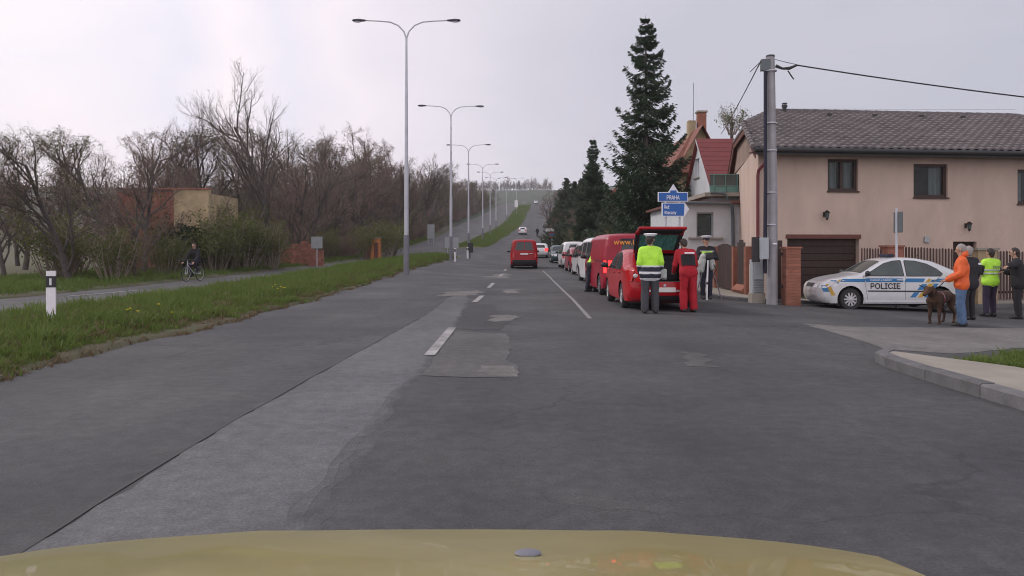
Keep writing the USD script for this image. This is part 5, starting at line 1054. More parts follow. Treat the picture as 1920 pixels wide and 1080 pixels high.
# --- police car
B = octb()
pc = car('police_car', 'silver police liftback with blue and yellow stripes parked along the fence', 'car', B, m_silver, OW, ((.95, 1.035), (.33, 1.37)), ((-1.25, 1.33), (-1.82, 1.09)), OHEAD, OTAIL, seams=OSEAM, handles=((-.12, .86), (-1.08, .88)), glass=m_glass_g, front_grille=((2.18, .62), (2.12, .73)), spokes=10)
S_ = (1, -1)
lv = part('livery', pc)
def band(x0, x1, z0, z1, m, sl=.09):
    for sd in (1, -1): obj('stripe', B.patch(Polygon([(x0, z0), (x1, z0), (x1 - sl, z1), (x0 - sl, z1)]), .0035, (sd,)), m, lv)
band(.86, -.22, .8, .905, m_lblue, 0); band(-.26, -.8, .8, .905, m_lblue, .06); band(1.6, .9, .8, .885, m_lblue, .07); band(1.7, 1.63, .8, .87, m_lyel, .09); band(1.92, 1.76, .78, .845, m_lblue, .09)
band(-.86, -.96, .79, .905, m_lyel, .1); band(-1.0, -1.08, .8, .9, m_lblue, .1); band(-1.12, -1.36, .81, .9, m_lblue, .1); band(-1.42, -1.5, .81, .9, m_lblue, .1); band(-1.54, -1.66, .81, .9, m_lyel, .1); band(-1.7, -1.95, .81, .9, m_lblue, .1)
band(-.62, -.78, .58, .745, m_lblue, .14); band(-.82, -.96, .58, .76, m_lyel, .14); band(-1.0, -1.12, .6, .76, m_lblue, .12); band(-.42, -.58, .38, .52, m_lblue, .12); band(-.64, -.78, .38, .53, m_lyel, .12); band(-.82, -.94, .38, .53, m_lblue, .1)
band(1.83, 1.72, .42, .74, m_lyel, -.16); band(2.04, 1.88, .52, .7, m_lblue, -.08); band(1.62, 1.7, .76, .79, m_lblue, 0)
for sd in (1, -1): obj('side_moulding', B.line([(.8, .55), (-1.02, .545)], .035, .008, (sd,)), m_black, pc); obj('sill_strip', B.line([(.86, .27), (-.86, .27)], .05, .006, (sd,)), m_white, pc)
def side_text(s_, h, x, z, m, width, name='lettering', sd=1, par=None):
    w = float(B.W(np.array([x]), np.array([z + h / 2]))[0]) + .006
    text(name, s_, h, par or lv, (x, sd * w, z), m, rz=180 if sd > 0 else 0, width=width, depth=.003)
for sd in (1, -1): side_text('POLICIE', .15, .29, .615, m_ink, .86, sd=sd); side_text('POMÁHAT A CHRÁNIT', .04, .42, .835, m_wtxt, .62, sd=sd)
bar = part('roof_light', pc); obj('beacon', rbox(.22, .62, .1, .04, (-.12, 0, 1.53)), m_navy, bar); obj('mount', rbox(.16, .5, .05, .02, (-.12, 0, 1.475)), m_black, bar)
obj('roof_antenna', cyl((-.95, 0, 1.42), (-1.1, 0, 1.62), .006, 5), m_black, pc)
Yp = 22.3; xp_ = 10.68; xform(pc, (xp_, Yp, Tf(xp_, Yp) - .0), 176, (.93, 1, 1))


# --- red liftback with its hatch up, boot hollow
B = octb()
def extr(poly, half): q = trimesh.creation.extrude_polygon(Polygon(poly), 2 * half); q = rot(q, 90, (1, 0, 0)); q.apply_translation((0, half, 0)); return q
p_, t_ = fill_poly(B.poly, .085); w_ = B.W(p_[:, 0], p_[:, 1]); sides_ = C(T_(np.column_stack([p_[:, 0], w_, p_[:, 1]]), t_[:, ::-1]), T_(np.column_stack([p_[:, 0], -w_, p_[:, 1]]), t_))
rear_ = B.seg((-1.14, 1.365), (-2.335, .675)); i0 = np.argmin(np.hypot(*(B.up - rear_[0]).T)); i1 = np.argmin(np.hypot(*(B.up - rear_[-1]).T))
shell = C(sides_, B.strip(np.vstack([B.up[:i0], rear_[:1]]), 8), B.strip(np.vstack([rear_[-1:], B.up[i1 + 1:]]), 8), B.strip(rear_, 3, crown=0, k0=-1, k1=-.78), B.strip(rear_, 3, crown=0, k0=.78, k1=1)); shell.merge_vertices(digits_vertex=4)
rc = car('red_hatchback', 'red liftback parked first in the queue with its tailgate raised', 'car', B, m_red, OW, ((.95, 1.035), (.33, 1.37)), None, OHEAD, OTAIL, seams=OSEAM, handles=((-.12, .86), (-1.08, .88)), shell=shell, plate=(-1, .5), group=None)
obj('boot_lining', C(bbox(-2.26, -1.3, -.62, .62, .63, .645), bbox(-1.3, -1.28, -.62, .62, .63, 1.3), extr([(-2.3, .66), (-1.3, .66), (-1.3, 1.28), (-1.5, 1.22), (-2.2, .95)], .004).apply_translation((0, .6, 0)), extr([(-2.3, .66), (-1.3, .66), (-1.3, 1.28), (-1.5, 1.22), (-2.2, .95)], .004).apply_translation((0, -.6, 0))), m_dark, rc)
obj('load_sill', rbox(.1, 1.2, .03, .012, (-2.31, 0, .672)), m_galv_d, rc); obj('rear_seat_back', rbox(.12, 1.05, .5, .05, (-1.34, 0, .93)), m_blackcl, rc)
obj('rear_lamp_insert', C(*[blob((-2.33, sd * .68, .83), .03, .06, .05) for sd in (1, -1)]), m_tail_w, rc); obj('bumper_chrome', B.strip(B.seg((-2.37, .5), (-2.375, .455)), 8, k0=-.6, k1=.6, off=.01), m_galv, rc)
obj('bumper_lower', B.strip(B.seg((-2.35, .38), (-2.2, .24)), 8, k0=-.8, k1=.8, off=.008), m_black, rc); obj('badge', blob((-2.402, 0, .6), .006, .035, .035), m_galv, rc)
hg = part('tailgate', rc, (-1.17, 0, 1.4), ry=0)
def hatch(poly, half, y_off=0): return extr(poly, half)
ang = math.radians(38); hx = lambda s_, o_: (-s_ * math.cos(ang) - o_ * math.sin(ang) * -1 * 0 - o_ * math.sin(ang), s_ * math.sin(ang) - o_ * math.cos(ang) * 1)
def lidpt(s_, y, o_): return [-s_ * math.cos(ang) - o_ * math.sin(ang), y, s_ * math.sin(ang) - o_ * math.cos(ang)]
def lid(s0, s1, y0, y1, o0, o1):
    v = [lidpt(s_, y, o_) for o_ in (o0, o1) for s_, ya, yb in ((s0, y0, y0), (s1, y1, y1)) for y in (-ya, yb)]
    return T_(v, [[0, 1, 3], [0, 3, 2], [4, 7, 5], [4, 6, 7], [0, 4, 5], [0, 5, 1], [2, 3, 7], [2, 7, 6], [0, 2, 6], [0, 6, 4], [1, 5, 7], [1, 7, 3]])
# upper frame with the rear window, then the lower lid turned up at its end
def flat_ring(s0, s1, w0, w1, b): return C(lid(s0, s0 + b, w0, w0, 0, .05), lid(s1 - b, s1, w1, w1, 0, .05))
obj('frame', C(lid(0, .1, .55, .555, 0, .05), lid(.74, .82, .585, .59, 0, .05)), m_red, hg)
for sd in (1, -1):
    v = [lidpt(s_, sd * y, o_) for o_ in (0, .05) for s_, y in ((.1, .555), (.74, .585), (.74, .48), (.1, .45))]
    obj('frame_side', T_(v, [[0, 1, 2], [0, 2, 3], [4, 6, 5], [4, 7, 6], [0, 4, 5], [0, 5, 1], [3, 2, 6], [3, 6, 7], [1, 5, 6], [1, 6, 2]]), m_blackcl, hg)
obj('window', lid(.1, .74, .45, .48, .015, .025), m_glass_h, hg)
c0 = np.array(lidpt(.82, 0, 0)); a2 = math.radians(-12)
lowr = rbox(.42, 1.16, .07, .03); lowr = rot(lowr, 14, (0, 1, 0)); lowr.apply_translation(c0 + [-.2, 0, .02]); obj('lid_skin', lowr, m_red, hg); lin = rbox(.36, 1.0, .03, .012); lin = rot(lin, 14, (0, 1, 0)); lin.apply_translation(c0 + [-.2, 0, -.025]); obj('lid_lining', lin, m_blackcl, hg)
for sd in (1, -1): obj('gas_strut', cyl((-.25, sd * .55, -.22), (-.62, sd * .555, .2), .012, 6), m_black, hg)
Yc = 18.3 + 2.37; xr_ = gx(1246, 18.2); xform(rc, (xr_ + .0, Yc, Tf(xr_, Yc)), 90 + 0.5)

# --- crimson transporter behind it
VAN = [(2.2, .24), (2.36, .3), (2.43, .5), (2.4, .8), (2.28, 1.0), (2.05, 1.12), (1.78, 1.2), (1.66, 1.27), (1.2, 1.76), (1.02, 1.89), (.6, 1.955), (-.8, 1.97), (-2.0, 1.955), (-2.3, 1.91), (-2.4, 1.82), (-2.47, 1.15), (-2.5, .7), (-2.5, .45), (-2.4, .3), (-2.2, .25)]
VW_ = [[(1.5, 1.2), (1.12, 1.68), (.62, 1.74), (.58, 1.16)]]
VW2 = VW_ + [[(.46, 1.16), (.46, 1.74), (-.75, 1.76), (-.75, 1.16)], [(-.88, 1.16), (-.88, 1.76), (-2.1, 1.74), (-2.22, 1.18)]]
VH = ([(2.38, .78), (2.26, 1.0), (2.0, 1.08), (1.96, .86), (2.2, .74)], ((2.41, .76), (2.3, 1.0)), .6)
VT = ([(-2.46, 1.12), (-2.49, .74), (-2.38, .74), (-2.36, 1.12)], ((-2.475, 1.12), (-2.5, .74)), .84)
VS = [[(.52, 1.9), (.52, .3)], [(-.82, 1.9), (-.82, .5)], [(1.6, 1.15), (1.42, .6)]]
vanb = lambda **k: Body(VAN, (1.5, -1.5), .33, .95, 1.15, .19, .14, .05, r=.11, **k)
B = vanb()
vn = car('red_van', 'crimson panel van with orange web lettering on its rear window, second in the queue', 'van', B, m_red_v, VW_, ((1.64, 1.29), (1.2, 1.76)), ((-2.39, 1.78), (-2.46, 1.2)), VH, VT, seams=VS, handles=((.4, 1.02), (-.7, 1.02)), plate=(-1, .95), mirror=(1.3, 1.16), m_r=m_steel_rim, spokes=7, bump=None, rw_inset=.2, brake=m_brake)
for sd in (1, -1): obj('sliding_rail', B.line([(-.75, 1.1), (-2.2, 1.1)], .03, .006, (sd,)), m_ink, vn); obj('swage_line', B.line([(1.9, .88), (-2.4, .86)], .012, .002, (sd,)), m_maroon, vn)
text('window_lettering', 'www.LEW', .14, vn, (-2.52, .1, 1.63), m_otxt, rz=-90, width=1.05); obj('rear_bumper', B.strip(B.seg((-2.5, .62), (-2.42, .33)), 8, off=.03), m_red_v, vn, smooth=40)
obj('window_band', B.strip(B.seg((-2.395, 1.81), (-2.41, 1.7)), 8, off=.01, inset=.2), m_navy, vn)
Yv = 24.2 + 2.5; xv = gx(1188, 24.2) - .1; xform(vn, (xv, Yv, Tf(xv, Yv)), 92.2)

# --- rest of the queue
B = vanb(); gv = car('white_van', 'white van third in the queue, ahead of the crimson van', 'van', B, m_white, VW2, ((1.64, 1.29), (1.2, 1.76)), ((-2.39, 1.78), (-2.46, 1.2)), VH, VT, seams=VS, plate=(-1, .8), mirror=(1.3, 1.16), m_r=m_steel_rim, spokes=7, rw_inset=.18)
y = 34.6; x = gx(1146, y - 2.5); xform(gv, (x, y, Tf(x, y)), 92.5)
CAD = [(1.95, .22), (2.12, .28), (2.17, .5), (2.1, .72), (1.85, .88), (1.35, .99), (1.15, 1.04), (.62, 1.5), (.45, 1.6), (.1, 1.7), (-.8, 1.78), (-1.6, 1.78), (-1.95, 1.74), (-2.06, 1.62), (-2.14, 1.0), (-2.18, .6), (-2.16, .4), (-2.0, .24)]
CW = [[(1.0, 1.02), (.55, 1.46), (.1, 1.54), (.06, .98)], [(-.04, .98), (0, 1.55), (-.85, 1.6), (-.9, .98)], [(-1.0, .99), (-.97, 1.6), (-1.85, 1.58), (-1.95, 1.0)]]
CH_ = ([(2.12, .62), (2.0, .8), (1.7, .86), (1.75, .68)], ((2.15, .6), (1.98, .8)), .6); CT = ([(-2.12, 1.1), (-2.17, .66), (-2.05, .66), (-2.0, 1.1)], ((-2.13, 1.1), (-2.17, .66)), .82)
cadb = lambda: Body(CAD, (1.35, -1.33), .31, .9, .96, .2, .15, .06, r=.1)
B = cadb(); sv_ = car('silver_car', 'light grey van-like car fourth in the queue', 'car', B, m_greyvan, CW, ((1.12, 1.07), (.64, 1.48)), ((-2.06, 1.6), (-2.13, 1.02)), CH_, CT, plate=(-1, .75), mirror=(.9, 1.02), rw_inset=.14, seams=[[(.0, 1.0), (-.02, .35)]])
y = 42.0; x = gx(1116, y - 2.2); xform(sv_, (x, y, Tf(x, y)), 92)
HB_ = [(1.7, .22), (1.86, .28), (1.92, .48), (1.86, .68), (1.65, .82), (1.2, .94), (1.0, .98), (.45, 1.36), (.3, 1.42), (-.2, 1.47), (-.9, 1.44), (-1.3, 1.38), (-1.48, 1.3), (-1.78, .96), (-1.86, .85), (-1.9, .55), (-1.86, .36), (-1.7, .23)]
HW = [[(.88, .97), (.38, 1.31), (.05, 1.37), (-.02, .94)], [(-.1, .94), (-.08, 1.38), (-.75, 1.36), (-.98, 1.22), (-1.05, .98)]]
HH = ([(1.88, .56), (1.8, .72), (1.5, .8), (1.55, .66)], ((1.9, .56), (1.76, .74)), .55); HT = ([(-1.82, .98), (-1.88, .62), (-1.72, .66), (-1.62, .98)], ((-1.78, .98), (-1.88, .64)), .7)
hbb = lambda: Body(HB_, (1.22, -1.24), .295, .835, .92, .3, .17, .12)
B = hbb(); rs = car('small_red_car', 'small dark red hatchback fifth in the queue', 'car', B, m_maroon, HW, ((.97, 1.0), (.47, 1.35)), ((-1.49, 1.29), (-1.76, .98)), HH, HT, plate=(-1, .62), mirror=(.82, .96), rw_inset=.12, seams=[[(-.06, .95), (-.1, .3)]])
y = 47.5; x = gx(1093, y - 1.9); xform(rs, (x, y, Tf(x, y)), 91.5)
B = cadb(); wc = car('white_box_car', 'white high-roofed car sixth in the queue', 'car', B, m_white, CW, ((1.12, 1.07), (.64, 1.48)), ((-2.06, 1.6), (-2.13, 1.02)), CH_, CT, plate=(-1, .75), mirror=(.9, 1.02), rw_inset=.14)
y = 54.5; x = gx(1078, y - 2.2); xform(wc, (x, y, Tf(x, y)), 91)
B = hbb(); tc_ = car('teal_car', 'dark teal car facing the camera at the head of the queue', 'car', B, m_teal, HW, ((.97, 1.0), (.47, 1.35)), ((-1.49, 1.29), (-1.76, .98)), HH, HT, plate=(1, .42), mirror=(.82, .96), seams=[[(-.06, .95), (-.1, .3)]], front_grille=((1.92, .5), (1.86, .66)))
y = 66.5; x = gx(1052, y - 1.9); xform(tc_, (x, y, Tf(x, y)), -90)
# moving traffic
T4 = [(2.1, .24), (2.24, .3), (2.28, .55), (2.2, .85), (1.95, 1.02), (1.72, 1.14), (1.22, 1.68), (1.05, 1.84), (.7, 1.92), (-.8, 1.94), (-2.0, 1.925), (-2.2, 1.88), (-2.28, 1.78), (-2.36, 1.15), (-2.38, .7), (-2.4, .42), (-2.3, .3), (-2.1, .25)]
B = Body(T4, (1.42, -1.42), .325, .92, 1.12, .2, .14, .05, r=.09)
W4 = [[(1.45, 1.12), (1.1, 1.62), (.6, 1.68), (.56, 1.1)], [(.44, 1.1), (.44, 1.68), (-.75, 1.7), (-.75, 1.1)], [(-.86, 1.1), (-.86, 1.7), (-2.0, 1.68), (-2.1, 1.12)]]
t4 = car('red_minibus', 'old red minibus driving away in the middle of the road', 'van', B, m_red_o, W4, ((1.7, 1.17), (1.23, 1.67)), ((-2.27, 1.77), (-2.345, 1.22)), ([(2.24, .7), (2.15, .92), (1.95, .98), (1.95, .76)], ((2.27, .68), (2.17, .9)), .6), ([(-2.355, 1.05), (-2.375, .7), (-2.3, .7), (-2.28, 1.05)], ((-2.36, 1.05), (-2.38, .72)), .86), plate=(-1, .98), mirror=(1.3, 1.1), rw_inset=.1, seams=[[(.5, 1.85), (.5, .35)]])
obj('rear_bumper', B.strip(B.seg((-2.39, .58), (-2.3, .31)), 8, off=.05), m_black, t4, smooth=40); obj('badge_text', box(.01, .26, .04, (-2.4, -.45, 1.0)), m_galv, t4)
obj('centre_pillar', B.strip(B.seg((-2.275, 1.76), (-2.345, 1.22)), 2, k0=-.03, k1=.03, off=.012), m_red_o, t4)
Y = 51.6; xt = gx(982.5, Y); xform(t4, (xt, Y + 2.4, Tf(xt, Y + 1)), 90.5)
B = hbb(); w1 = car('white_hatchback', 'white hatchback beside the red minibus with brake lights on', 'car', B, m_white, HW, ((.97, 1.0), (.47, 1.35)), ((-1.49, 1.29), (-1.76, .98)), HH, HT, plate=(-1, .62), mirror=(.82, .96), brake=m_brake)
Y = 80; xw = gx(1014, Y); xform(w1, (xw, Y + 1.9, Tf(xw, Y + 1.9)), 89)
w2 = dup(sv_, (gx(980.5, 158), 160, Tf(gx(980.5, 158), 160)), 88, .96, label='small white car farther up the road ahead of the minibus', name='white_car_ahead') if False else None
B = hbb(); w2 = car('white_car', 'small white car farther up the road ahead of the minibus', 'car', B, m_white, HW, ((.97, 1.0), (.47, 1.35)), ((-1.49, 1.29), (-1.76, .98)), HH, HT, plate=(-1, .62), mirror=None)
Y = 156; xform(w2, (gx(980.5, Y), Y + 1.9, Tf(gx(980.5, Y), Y + 1.9)), 88)
xform(dup(w1, (0, 0, 0), label='tiny pale car at the crest of the road', name='pale_car'), (gx(1005, 335), 336, Tf(gx(1005, 335), 336)), -92)

# --- own car: the yellow bonnet at the foot of the picture
t = thing('yellow_car', 'yellow car bonnet at the bottom edge of the view', 'car')
nx, ny = 33, 15; s = np.linspace(-1, 1, nx); f = np.linspace(0, 1, ny); v = []
for b in f:
    for a in s:
        x = a * .96 - .16; y = .82 + b * 1.2 - .33 * abs(a) ** 2.6 * b; z = .872 - .008 * a * a - .197 * ((y - .82) / 1.2) ** 1.6 - .012 * abs(a) ** 8
        z += .01 * math.exp(-((abs(a) - .62 + .12 * b) / .09) ** 2) * (1 - b * .6)
        v.append((x, y, z))
v = np.array(v); i, j = np.meshgrid(np.arange(ny - 1), np.arange(nx - 1), indexing='ij'); a = (i * nx + j).ravel(); fc = np.vstack([np.column_stack([a, a + 1, a + nx + 1]), np.column_stack([a, a + nx + 1, a + nx])])
obj('bonnet', T_(v, fc), m_yellow, t, smooth=True)
front = v[-nx:]; lo = front * [1, 1, 0] + [0, .07, .55]; lo2 = front * [.96, 1, 0] + [0, .02, .25]; q = np.vstack([front, lo, lo2]); a = np.concatenate([np.arange(nx - 1), np.arange(nx, 2 * nx - 1)]); obj('front_bumper', T_(q, np.vstack([np.column_stack([a, a + 1, a + nx + 1]), np.column_stack([a, a + nx + 1, a + nx])])), m_yellow, t, smooth=True)
for sd, col in ((-1, 0), (1, nx - 1)):
    e = v[np.arange(ny) * nx + col]; lo = e * [1, 1, 0] + [sd * .04, 0, .35]; q = np.vstack([e, lo]); a = np.arange(ny - 1); obj('front_wing', T_(q, np.vstack([np.column_stack([a, a + ny, a + ny + 1]), np.column_stack([a, a + ny + 1, a + 1])])), m_yellow, t, smooth=True)
    wheel(t, sd * .7, 1.15, .3, .19, sd) if False else None
bd = part('bonnet_badge', t, (0.033, 1.6, .777)); obj('badge', blob((0, 0, 0), .028, .02, .006), m_galv_d, bd)
obj('cowl', bbox(-.8, .8, .62, .815, .80, .9), m_black, t)
# ------------------------------------------------------------------ people: x right, y forward, z up, feet at 0, 1.78 m tall
SPH = Manifold.sphere(1.0, 12)
def ball(p, r): return SPH.scale((r, r, r) if np.ndim(r) == 0 else tuple(r)).translate(tuple(map(float, p)))
def bone(*pr): return Manifold.batch_hull([ball(p, r) for p, r in pr])
def fuse(ms, ref=.03, it=6):
    m = Manifold.batch_boolean(ms, m3.OpType.Add).refine_to_length(ref); t = tri(m); t.merge_vertices()
    trimesh.smoothing.filter_taubin(t, lamb=.5, nu=.52, iterations=it); return t
def wrinkle(t, amp, sc, seed):
    n = t.vertex_normals; d = meshkit.fbm(np.asarray(t.vertices) * sc, 3, seed) - .5; t.vertices = t.vertices + n * (d * amp * 2)[:, None]; return t
def joints(lean=0, turn=0, look=0, nod=0, Lw=None, Rw=None, Le=None, Re=None, La=(-.1, 0, .085), Ra=(.1, 0, .085), Lk=None, Rk=None, hip=.93, sit=0):
    J = {'hipL': (-.09, 0, hip), 'hipR': (.09, 0, hip), 'anL': La, 'anR': Ra}
    J['knL'] = Lk or tuple((np.array(J['hipL']) + La) / 2 + [-.005, .03, .01]); J['knR'] = Rk or tuple((np.array(J['hipR']) + Ra) / 2 + [.005, .03, .01])
    U = {'waL': (-.075, 0, 1.08), 'waR': (.075, 0, 1.08), 'chL': (-.1, .0, 1.3), 'chR': (.1, .0, 1.3), 'shL': (-.18, -.01, 1.43), 'shR': (.18, -.01, 1.43), 'nk': (0, -.005, 1.47), 'nk2': (0, .012, 1.56), 'hd': (0, .012, 1.67),
         'elL': Le or (-.25, -.04, 1.16), 'elR': Re or (.25, -.04, 1.16), 'wrL': Lw or (-.26, .07, .92), 'wrR': Rw or (.26, .07, .92)}
    a, b = math.radians(-lean), math.radians(turn); Rx = np.array([[1, 0, 0], [0, math.cos(a), -math.sin(a)], [0, math.sin(a), math.cos(a)]]); Rz = np.array([[math.cos(b), -math.sin(b), 0], [math.sin(b), math.cos(b), 0], [0, 0, 1]])
    piv = np.array([0, 0, hip + .02]); off = np.array([0, 0, hip - .93])
    for k, p in U.items(): J[k] = tuple(Rz @ (Rx @ (np.array(p) + off - piv)) + piv)
    J['M'] = Rz @ Rx; J['look'], J['nod'] = look, nod
    return J
def torso(J, e, bulk=1.0):
    return [bone((J['hipL'], .115 * bulk + e), (J['hipR'], .115 * bulk + e), (J['waL'], .098 * bulk + e), (J['waR'], .098 * bulk + e)), bone((J['waL'], .098 * bulk + e), (J['waR'], .098 * bulk + e), (J['chL'], .112 * bulk + e), (J['chR'], .112 * bulk + e)),
            bone((J['chL'], .112 * bulk + e), (J['chR'], .112 * bulk + e), (J['shL'], .062 + e), (J['shR'], .062 + e), (J['nk'], .06 + e * .6))]
def arms(J, e, end=1.0):
    o = []
    for s in 'LR':
        w = np.array(J['el' + s]) + (np.array(J['wr' + s]) - J['el' + s]) * end
        o += [bone((J['sh' + s], .06 + e), (J['el' + s], .045 + e)), bone((J['el' + s], .045 + e), (w, .033 + e))]
    return o
def legs(J, e, end=1.0, flare=0.0):
    o = [bone((J['hipL'], .112 + e), (J['hipR'], .112 + e))]
    for s in 'LR':
        a = np.array(J['kn' + s]) + (np.array(J['an' + s]) - J['kn' + s]) * end
        o += [bone((J['hip' + s], .1 + e), (J['kn' + s], .062 + e)), bone((J['kn' + s], .062 + e), (np.array(J['kn' + s]) * .7 + a * .3, .06 + e + flare * .5), (a, .042 + e + flare))]
    return o
def foot(J, s, e, yaw=0):
    a = np.array(J['an' + s]); c, d = math.cos(yaw), math.sin(yaw); f = lambda y, z: (a[0] - d * y, a[1] + c * y, a[2] - .085 + z)
    return bone((f(-.05, .045), .036 + e), (f(.0, .085), .042 + e), (f(.09, .045), .036 + e), (f(.17, .028), .026 + e))
def hand(J, s):
    w, el = np.array(J['wr' + s]), np.array(J['el' + s]); d = (w - el) / np.linalg.norm(w - el); side = np.cross(d, [0, 0, 1.0]); side = side / np.linalg.norm(side) if np.linalg.norm(side) > .2 else np.array([0, 1.0, 0]) 
    if abs(d[2]) > .75: side = J['M'] @ np.array([0, 1.0, 0]); side -= side.dot(d) * d; side /= np.linalg.norm(side)
    nrm = np.cross(d, side); nrm *= -1 if (s == 'L') == (nrm[0] < 0) else 1
    ms = [bone((w, .028), (w + d * .05 + side * .025, .018), (w + d * .05 - side * .025, .018), (w + d * .095 + side * .03, .014), (w + d * .09 - side * .03, .013))]
    for k, (o, L) in enumerate(((.03, .07), (.01, .078), (-.011, .072), (-.03, .056))):
        b0 = w + d * .092 + side * o; b1 = b0 + d * L * .5 + nrm * .006; b2 = b1 + d * L * .38 + nrm * .03; ms += [bone((b0, .0105), (b1, .0095)), bone((b1, .0095), (b2, .008))]
    t0 = w + d * .03 + side * .03; t1 = t0 + d * .035 + side * .028 + nrm * .008; t2 = t1 + d * .035 + side * .004 + nrm * .016; ms += [bone((t0, .014), (t1, .0115)), bone((t1, .0115), (t2, .0095))]
    return ms
def headframe(J):
    a, b = math.radians(J['look']), math.radians(-J['nod']); Rz = np.array([[math.cos(a), -math.sin(a), 0], [math.sin(a), math.cos(a), 0], [0, 0, 1]]); Rx = np.array([[1, 0, 0], [0, math.cos(b), -math.sin(b)], [0, math.sin(b), math.cos(b)]])
    return J['M'] @ Rz @ Rx, np.array(J['hd'])
def person(label, loc, rz, J, parts_, scale=1.0, hair='hair', hair_m=None, group=None, bare=False):
    t = thing('person', label, 'person', loc, rz, group, scale); Rh, hc = headframe(J); P = lambda x, y, z: tuple(hc + Rh @ np.array([x, y, z]))
    head = [bone((P(0, -.015, .02), .09), (P(0, .02, .03), .078)), bone((P(0, .03, .01), .07), (P(0, .045, -.06), .045), (P(0, .05, -.085), .03)), bone((P(0, .09, .005), .01), (P(0, .112, -.025), .014), (P(0, .09, -.03), .014)), bone((P(-.03, .074, -.062), .01), (P(.03, .074, -.062), .01))]
    head += [bone((P(sx * .085, -.005, .015), .02), (P(sx * .088, 0, -.025), .013)) for sx in (-1, 1)]
    body = torso(J, 0) + arms(J, 0) + legs(J, 0) + [bone((J['nk'], .062), (J['nk2'], .052)), bone((J['nk2'], .054), (P(0, -.02, -.02), .06))] + head + hand(J, 'L') + hand(J, 'R') + [foot(J, 'L', 0), foot(J, 'R', 0)]
    obj('body', fuse(body, .022, 3), m_skin, t, smooth=True)
    obj('eyes', C(*[tri(ball(P(sx * .033, .083, .008), .011)) for sx in (-1, 1)]), m_ink, t)
    if hair: 
        hm = Manifold.batch_boolean([bone((P(0, -.025, .025), .096), (P(0, -.01, .05), .088)), bone((P(0, -.05, .0), .075), (P(0, -.045, -.06), .06))], m3.OpType.Add).refine_to_length(.025) - ball(P(0, .11, -.02), (.095, .09, .11)); h = tri(hm); h.merge_vertices(); obj('hair', h, hair_m or m_hair, t, smooth=True)
    for nm, f in parts_: 
        r = f(J, P, Rh)
        if r is None: continue
        m, mt = r; obj(nm, m, mt, t, smooth=True)
    for s, y_ in (('L', .12), ('R', -.12)): obj('shoe', fuse([foot(J, s, .012, 0)], .03, 2), m_shoe, t, smooth=True)
    return t
def jacket(m, e=.022, bulk=1.0, end=.97, low=None, amp=.01, seed=1, sleeves=True):
    def f(J, P, Rh):
        ms = torso(J, e, bulk) + (arms(J, e, end) if sleeves else [bone((J['shL'], .066 + e), (np.array(J['shL']) * .8 + np.array(J['elL']) * .2, .06 + e)), bone((J['shR'], .066 + e), (np.array(J['shR']) * .8 + np.array(J['elR']) * .2, .06 + e))]); 
        if low: ms.append(bone((J['hipL'] + np.array([0, 0, low]), .118 * bulk + e), (J['hipR'] + np.array([0, 0, low]), .118 * bulk + e), (J['waL'], .1 * bulk + e), (J['waR'], .1 * bulk + e)))
        return wrinkle(fuse(ms, .03, 5), amp, 9, seed), m
    return f
def trousers(m, e=.016, end=.93, flare=.006, amp=.009, seed=2): return lambda J, P, Rh: (wrinkle(fuse(legs(J, e, end, flare), .03, 5), amp, 10, seed), m)
def slab(z0, z1, m, e=.028, bulk=1.0, sleeves=False, low=None):
    """a band round the coat between two heights"""
    def f(J, P, Rh):
        ms = torso(J, e, bulk) + (arms(J, e, .97) if sleeves else [])
        if low: ms.append(bone((J['hipL'] + np.array([0, 0, low]), .118 * bulk + e), (J['hipR'] + np.array([0, 0, low]), .118 * bulk + e), (J['waL'], .1 * bulk + e), (J['waR'], .1 * bulk + e)))
        b = Manifold.batch_boolean(ms, m3.OpType.Add).refine_to_length(.03) ^ Manifold.cube((2, 2, z1 - z0), True).translate((0, 0, (z0 + z1) / 2)); return tri(b), m
    return f
def peaked(m_top, m_band=None):
    def top(J, P, Rh):
        c = Manifold.batch_hull([ball(P(0, -.0, .085), (.105, .105, .02)), ball(P(0, .015, .135), (.165, .165, .022))]); return fuse([c], .03, 2), m_top
    def bnd(J, P, Rh): return fuse([Manifold.batch_hull([ball(P(0, -.005, .055), (.1, .103, .02)), ball(P(0, 0, .08), (.101, .104, .012))]), Manifold.batch_hull([ball(P(-.06, .09, .05), .012), ball(P(.06, .09, .05), .012), ball(P(0, .15, .035), .01)])], .03, 1), m_band or m_navy
    return [('cap', top), ('cap_band', bnd)]
def bag(p, size, m, rot_=0): return lambda J, P, Rh: (rot(rbox(*size, .03), rot_, (1, 0, 0)).apply_translation(p), m)

# 1 officer in the yellow coat behind the red car, seen from behind
x, y = ground_at(1219, 588); 
person('officer in yellow and navy reflective coat and white peaked cap, seen from behind', (x, y, Tf(x, y)), -6, joints(Lw=(-.21, .12, .93), Le=(-.235, -.03, 1.17), Rw=(.22, .14, .95), Re=(.245, -.02, 1.17), La=(-.12, 0, .085), Ra=(.12, .04, .085), look=-22, nod=8),
       [('coat', jacket(m_hivis, .026, 1.02, .95, -.06, .012, 3)), ('navy_hem', slab(.78, 1.05, m_navy, .037, 1.03, True, -.06)), ('reflective_band', slab(1.05, 1.09, m_refl, .041, 1.03, True, -.06)), ('reflective_band', slab(.895, .95, m_refl, .044, 1.03, False, -.06)), ('reflective_band', slab(.735, .8, m_refl, .044, 1.03, False, -.06)),
        ('trousers', trousers(m_grey_tr, .03, .97, .016)), ('papers', lambda J, P, Rh: (C(rbox(.16, .2, .22, .03, (.3, .13, .9)), rbox(.1, .16, .12, .02, (.33, .2, .82))), m_bag))] + peaked(m_white_cap), 1.0, hair_m=m_hair)
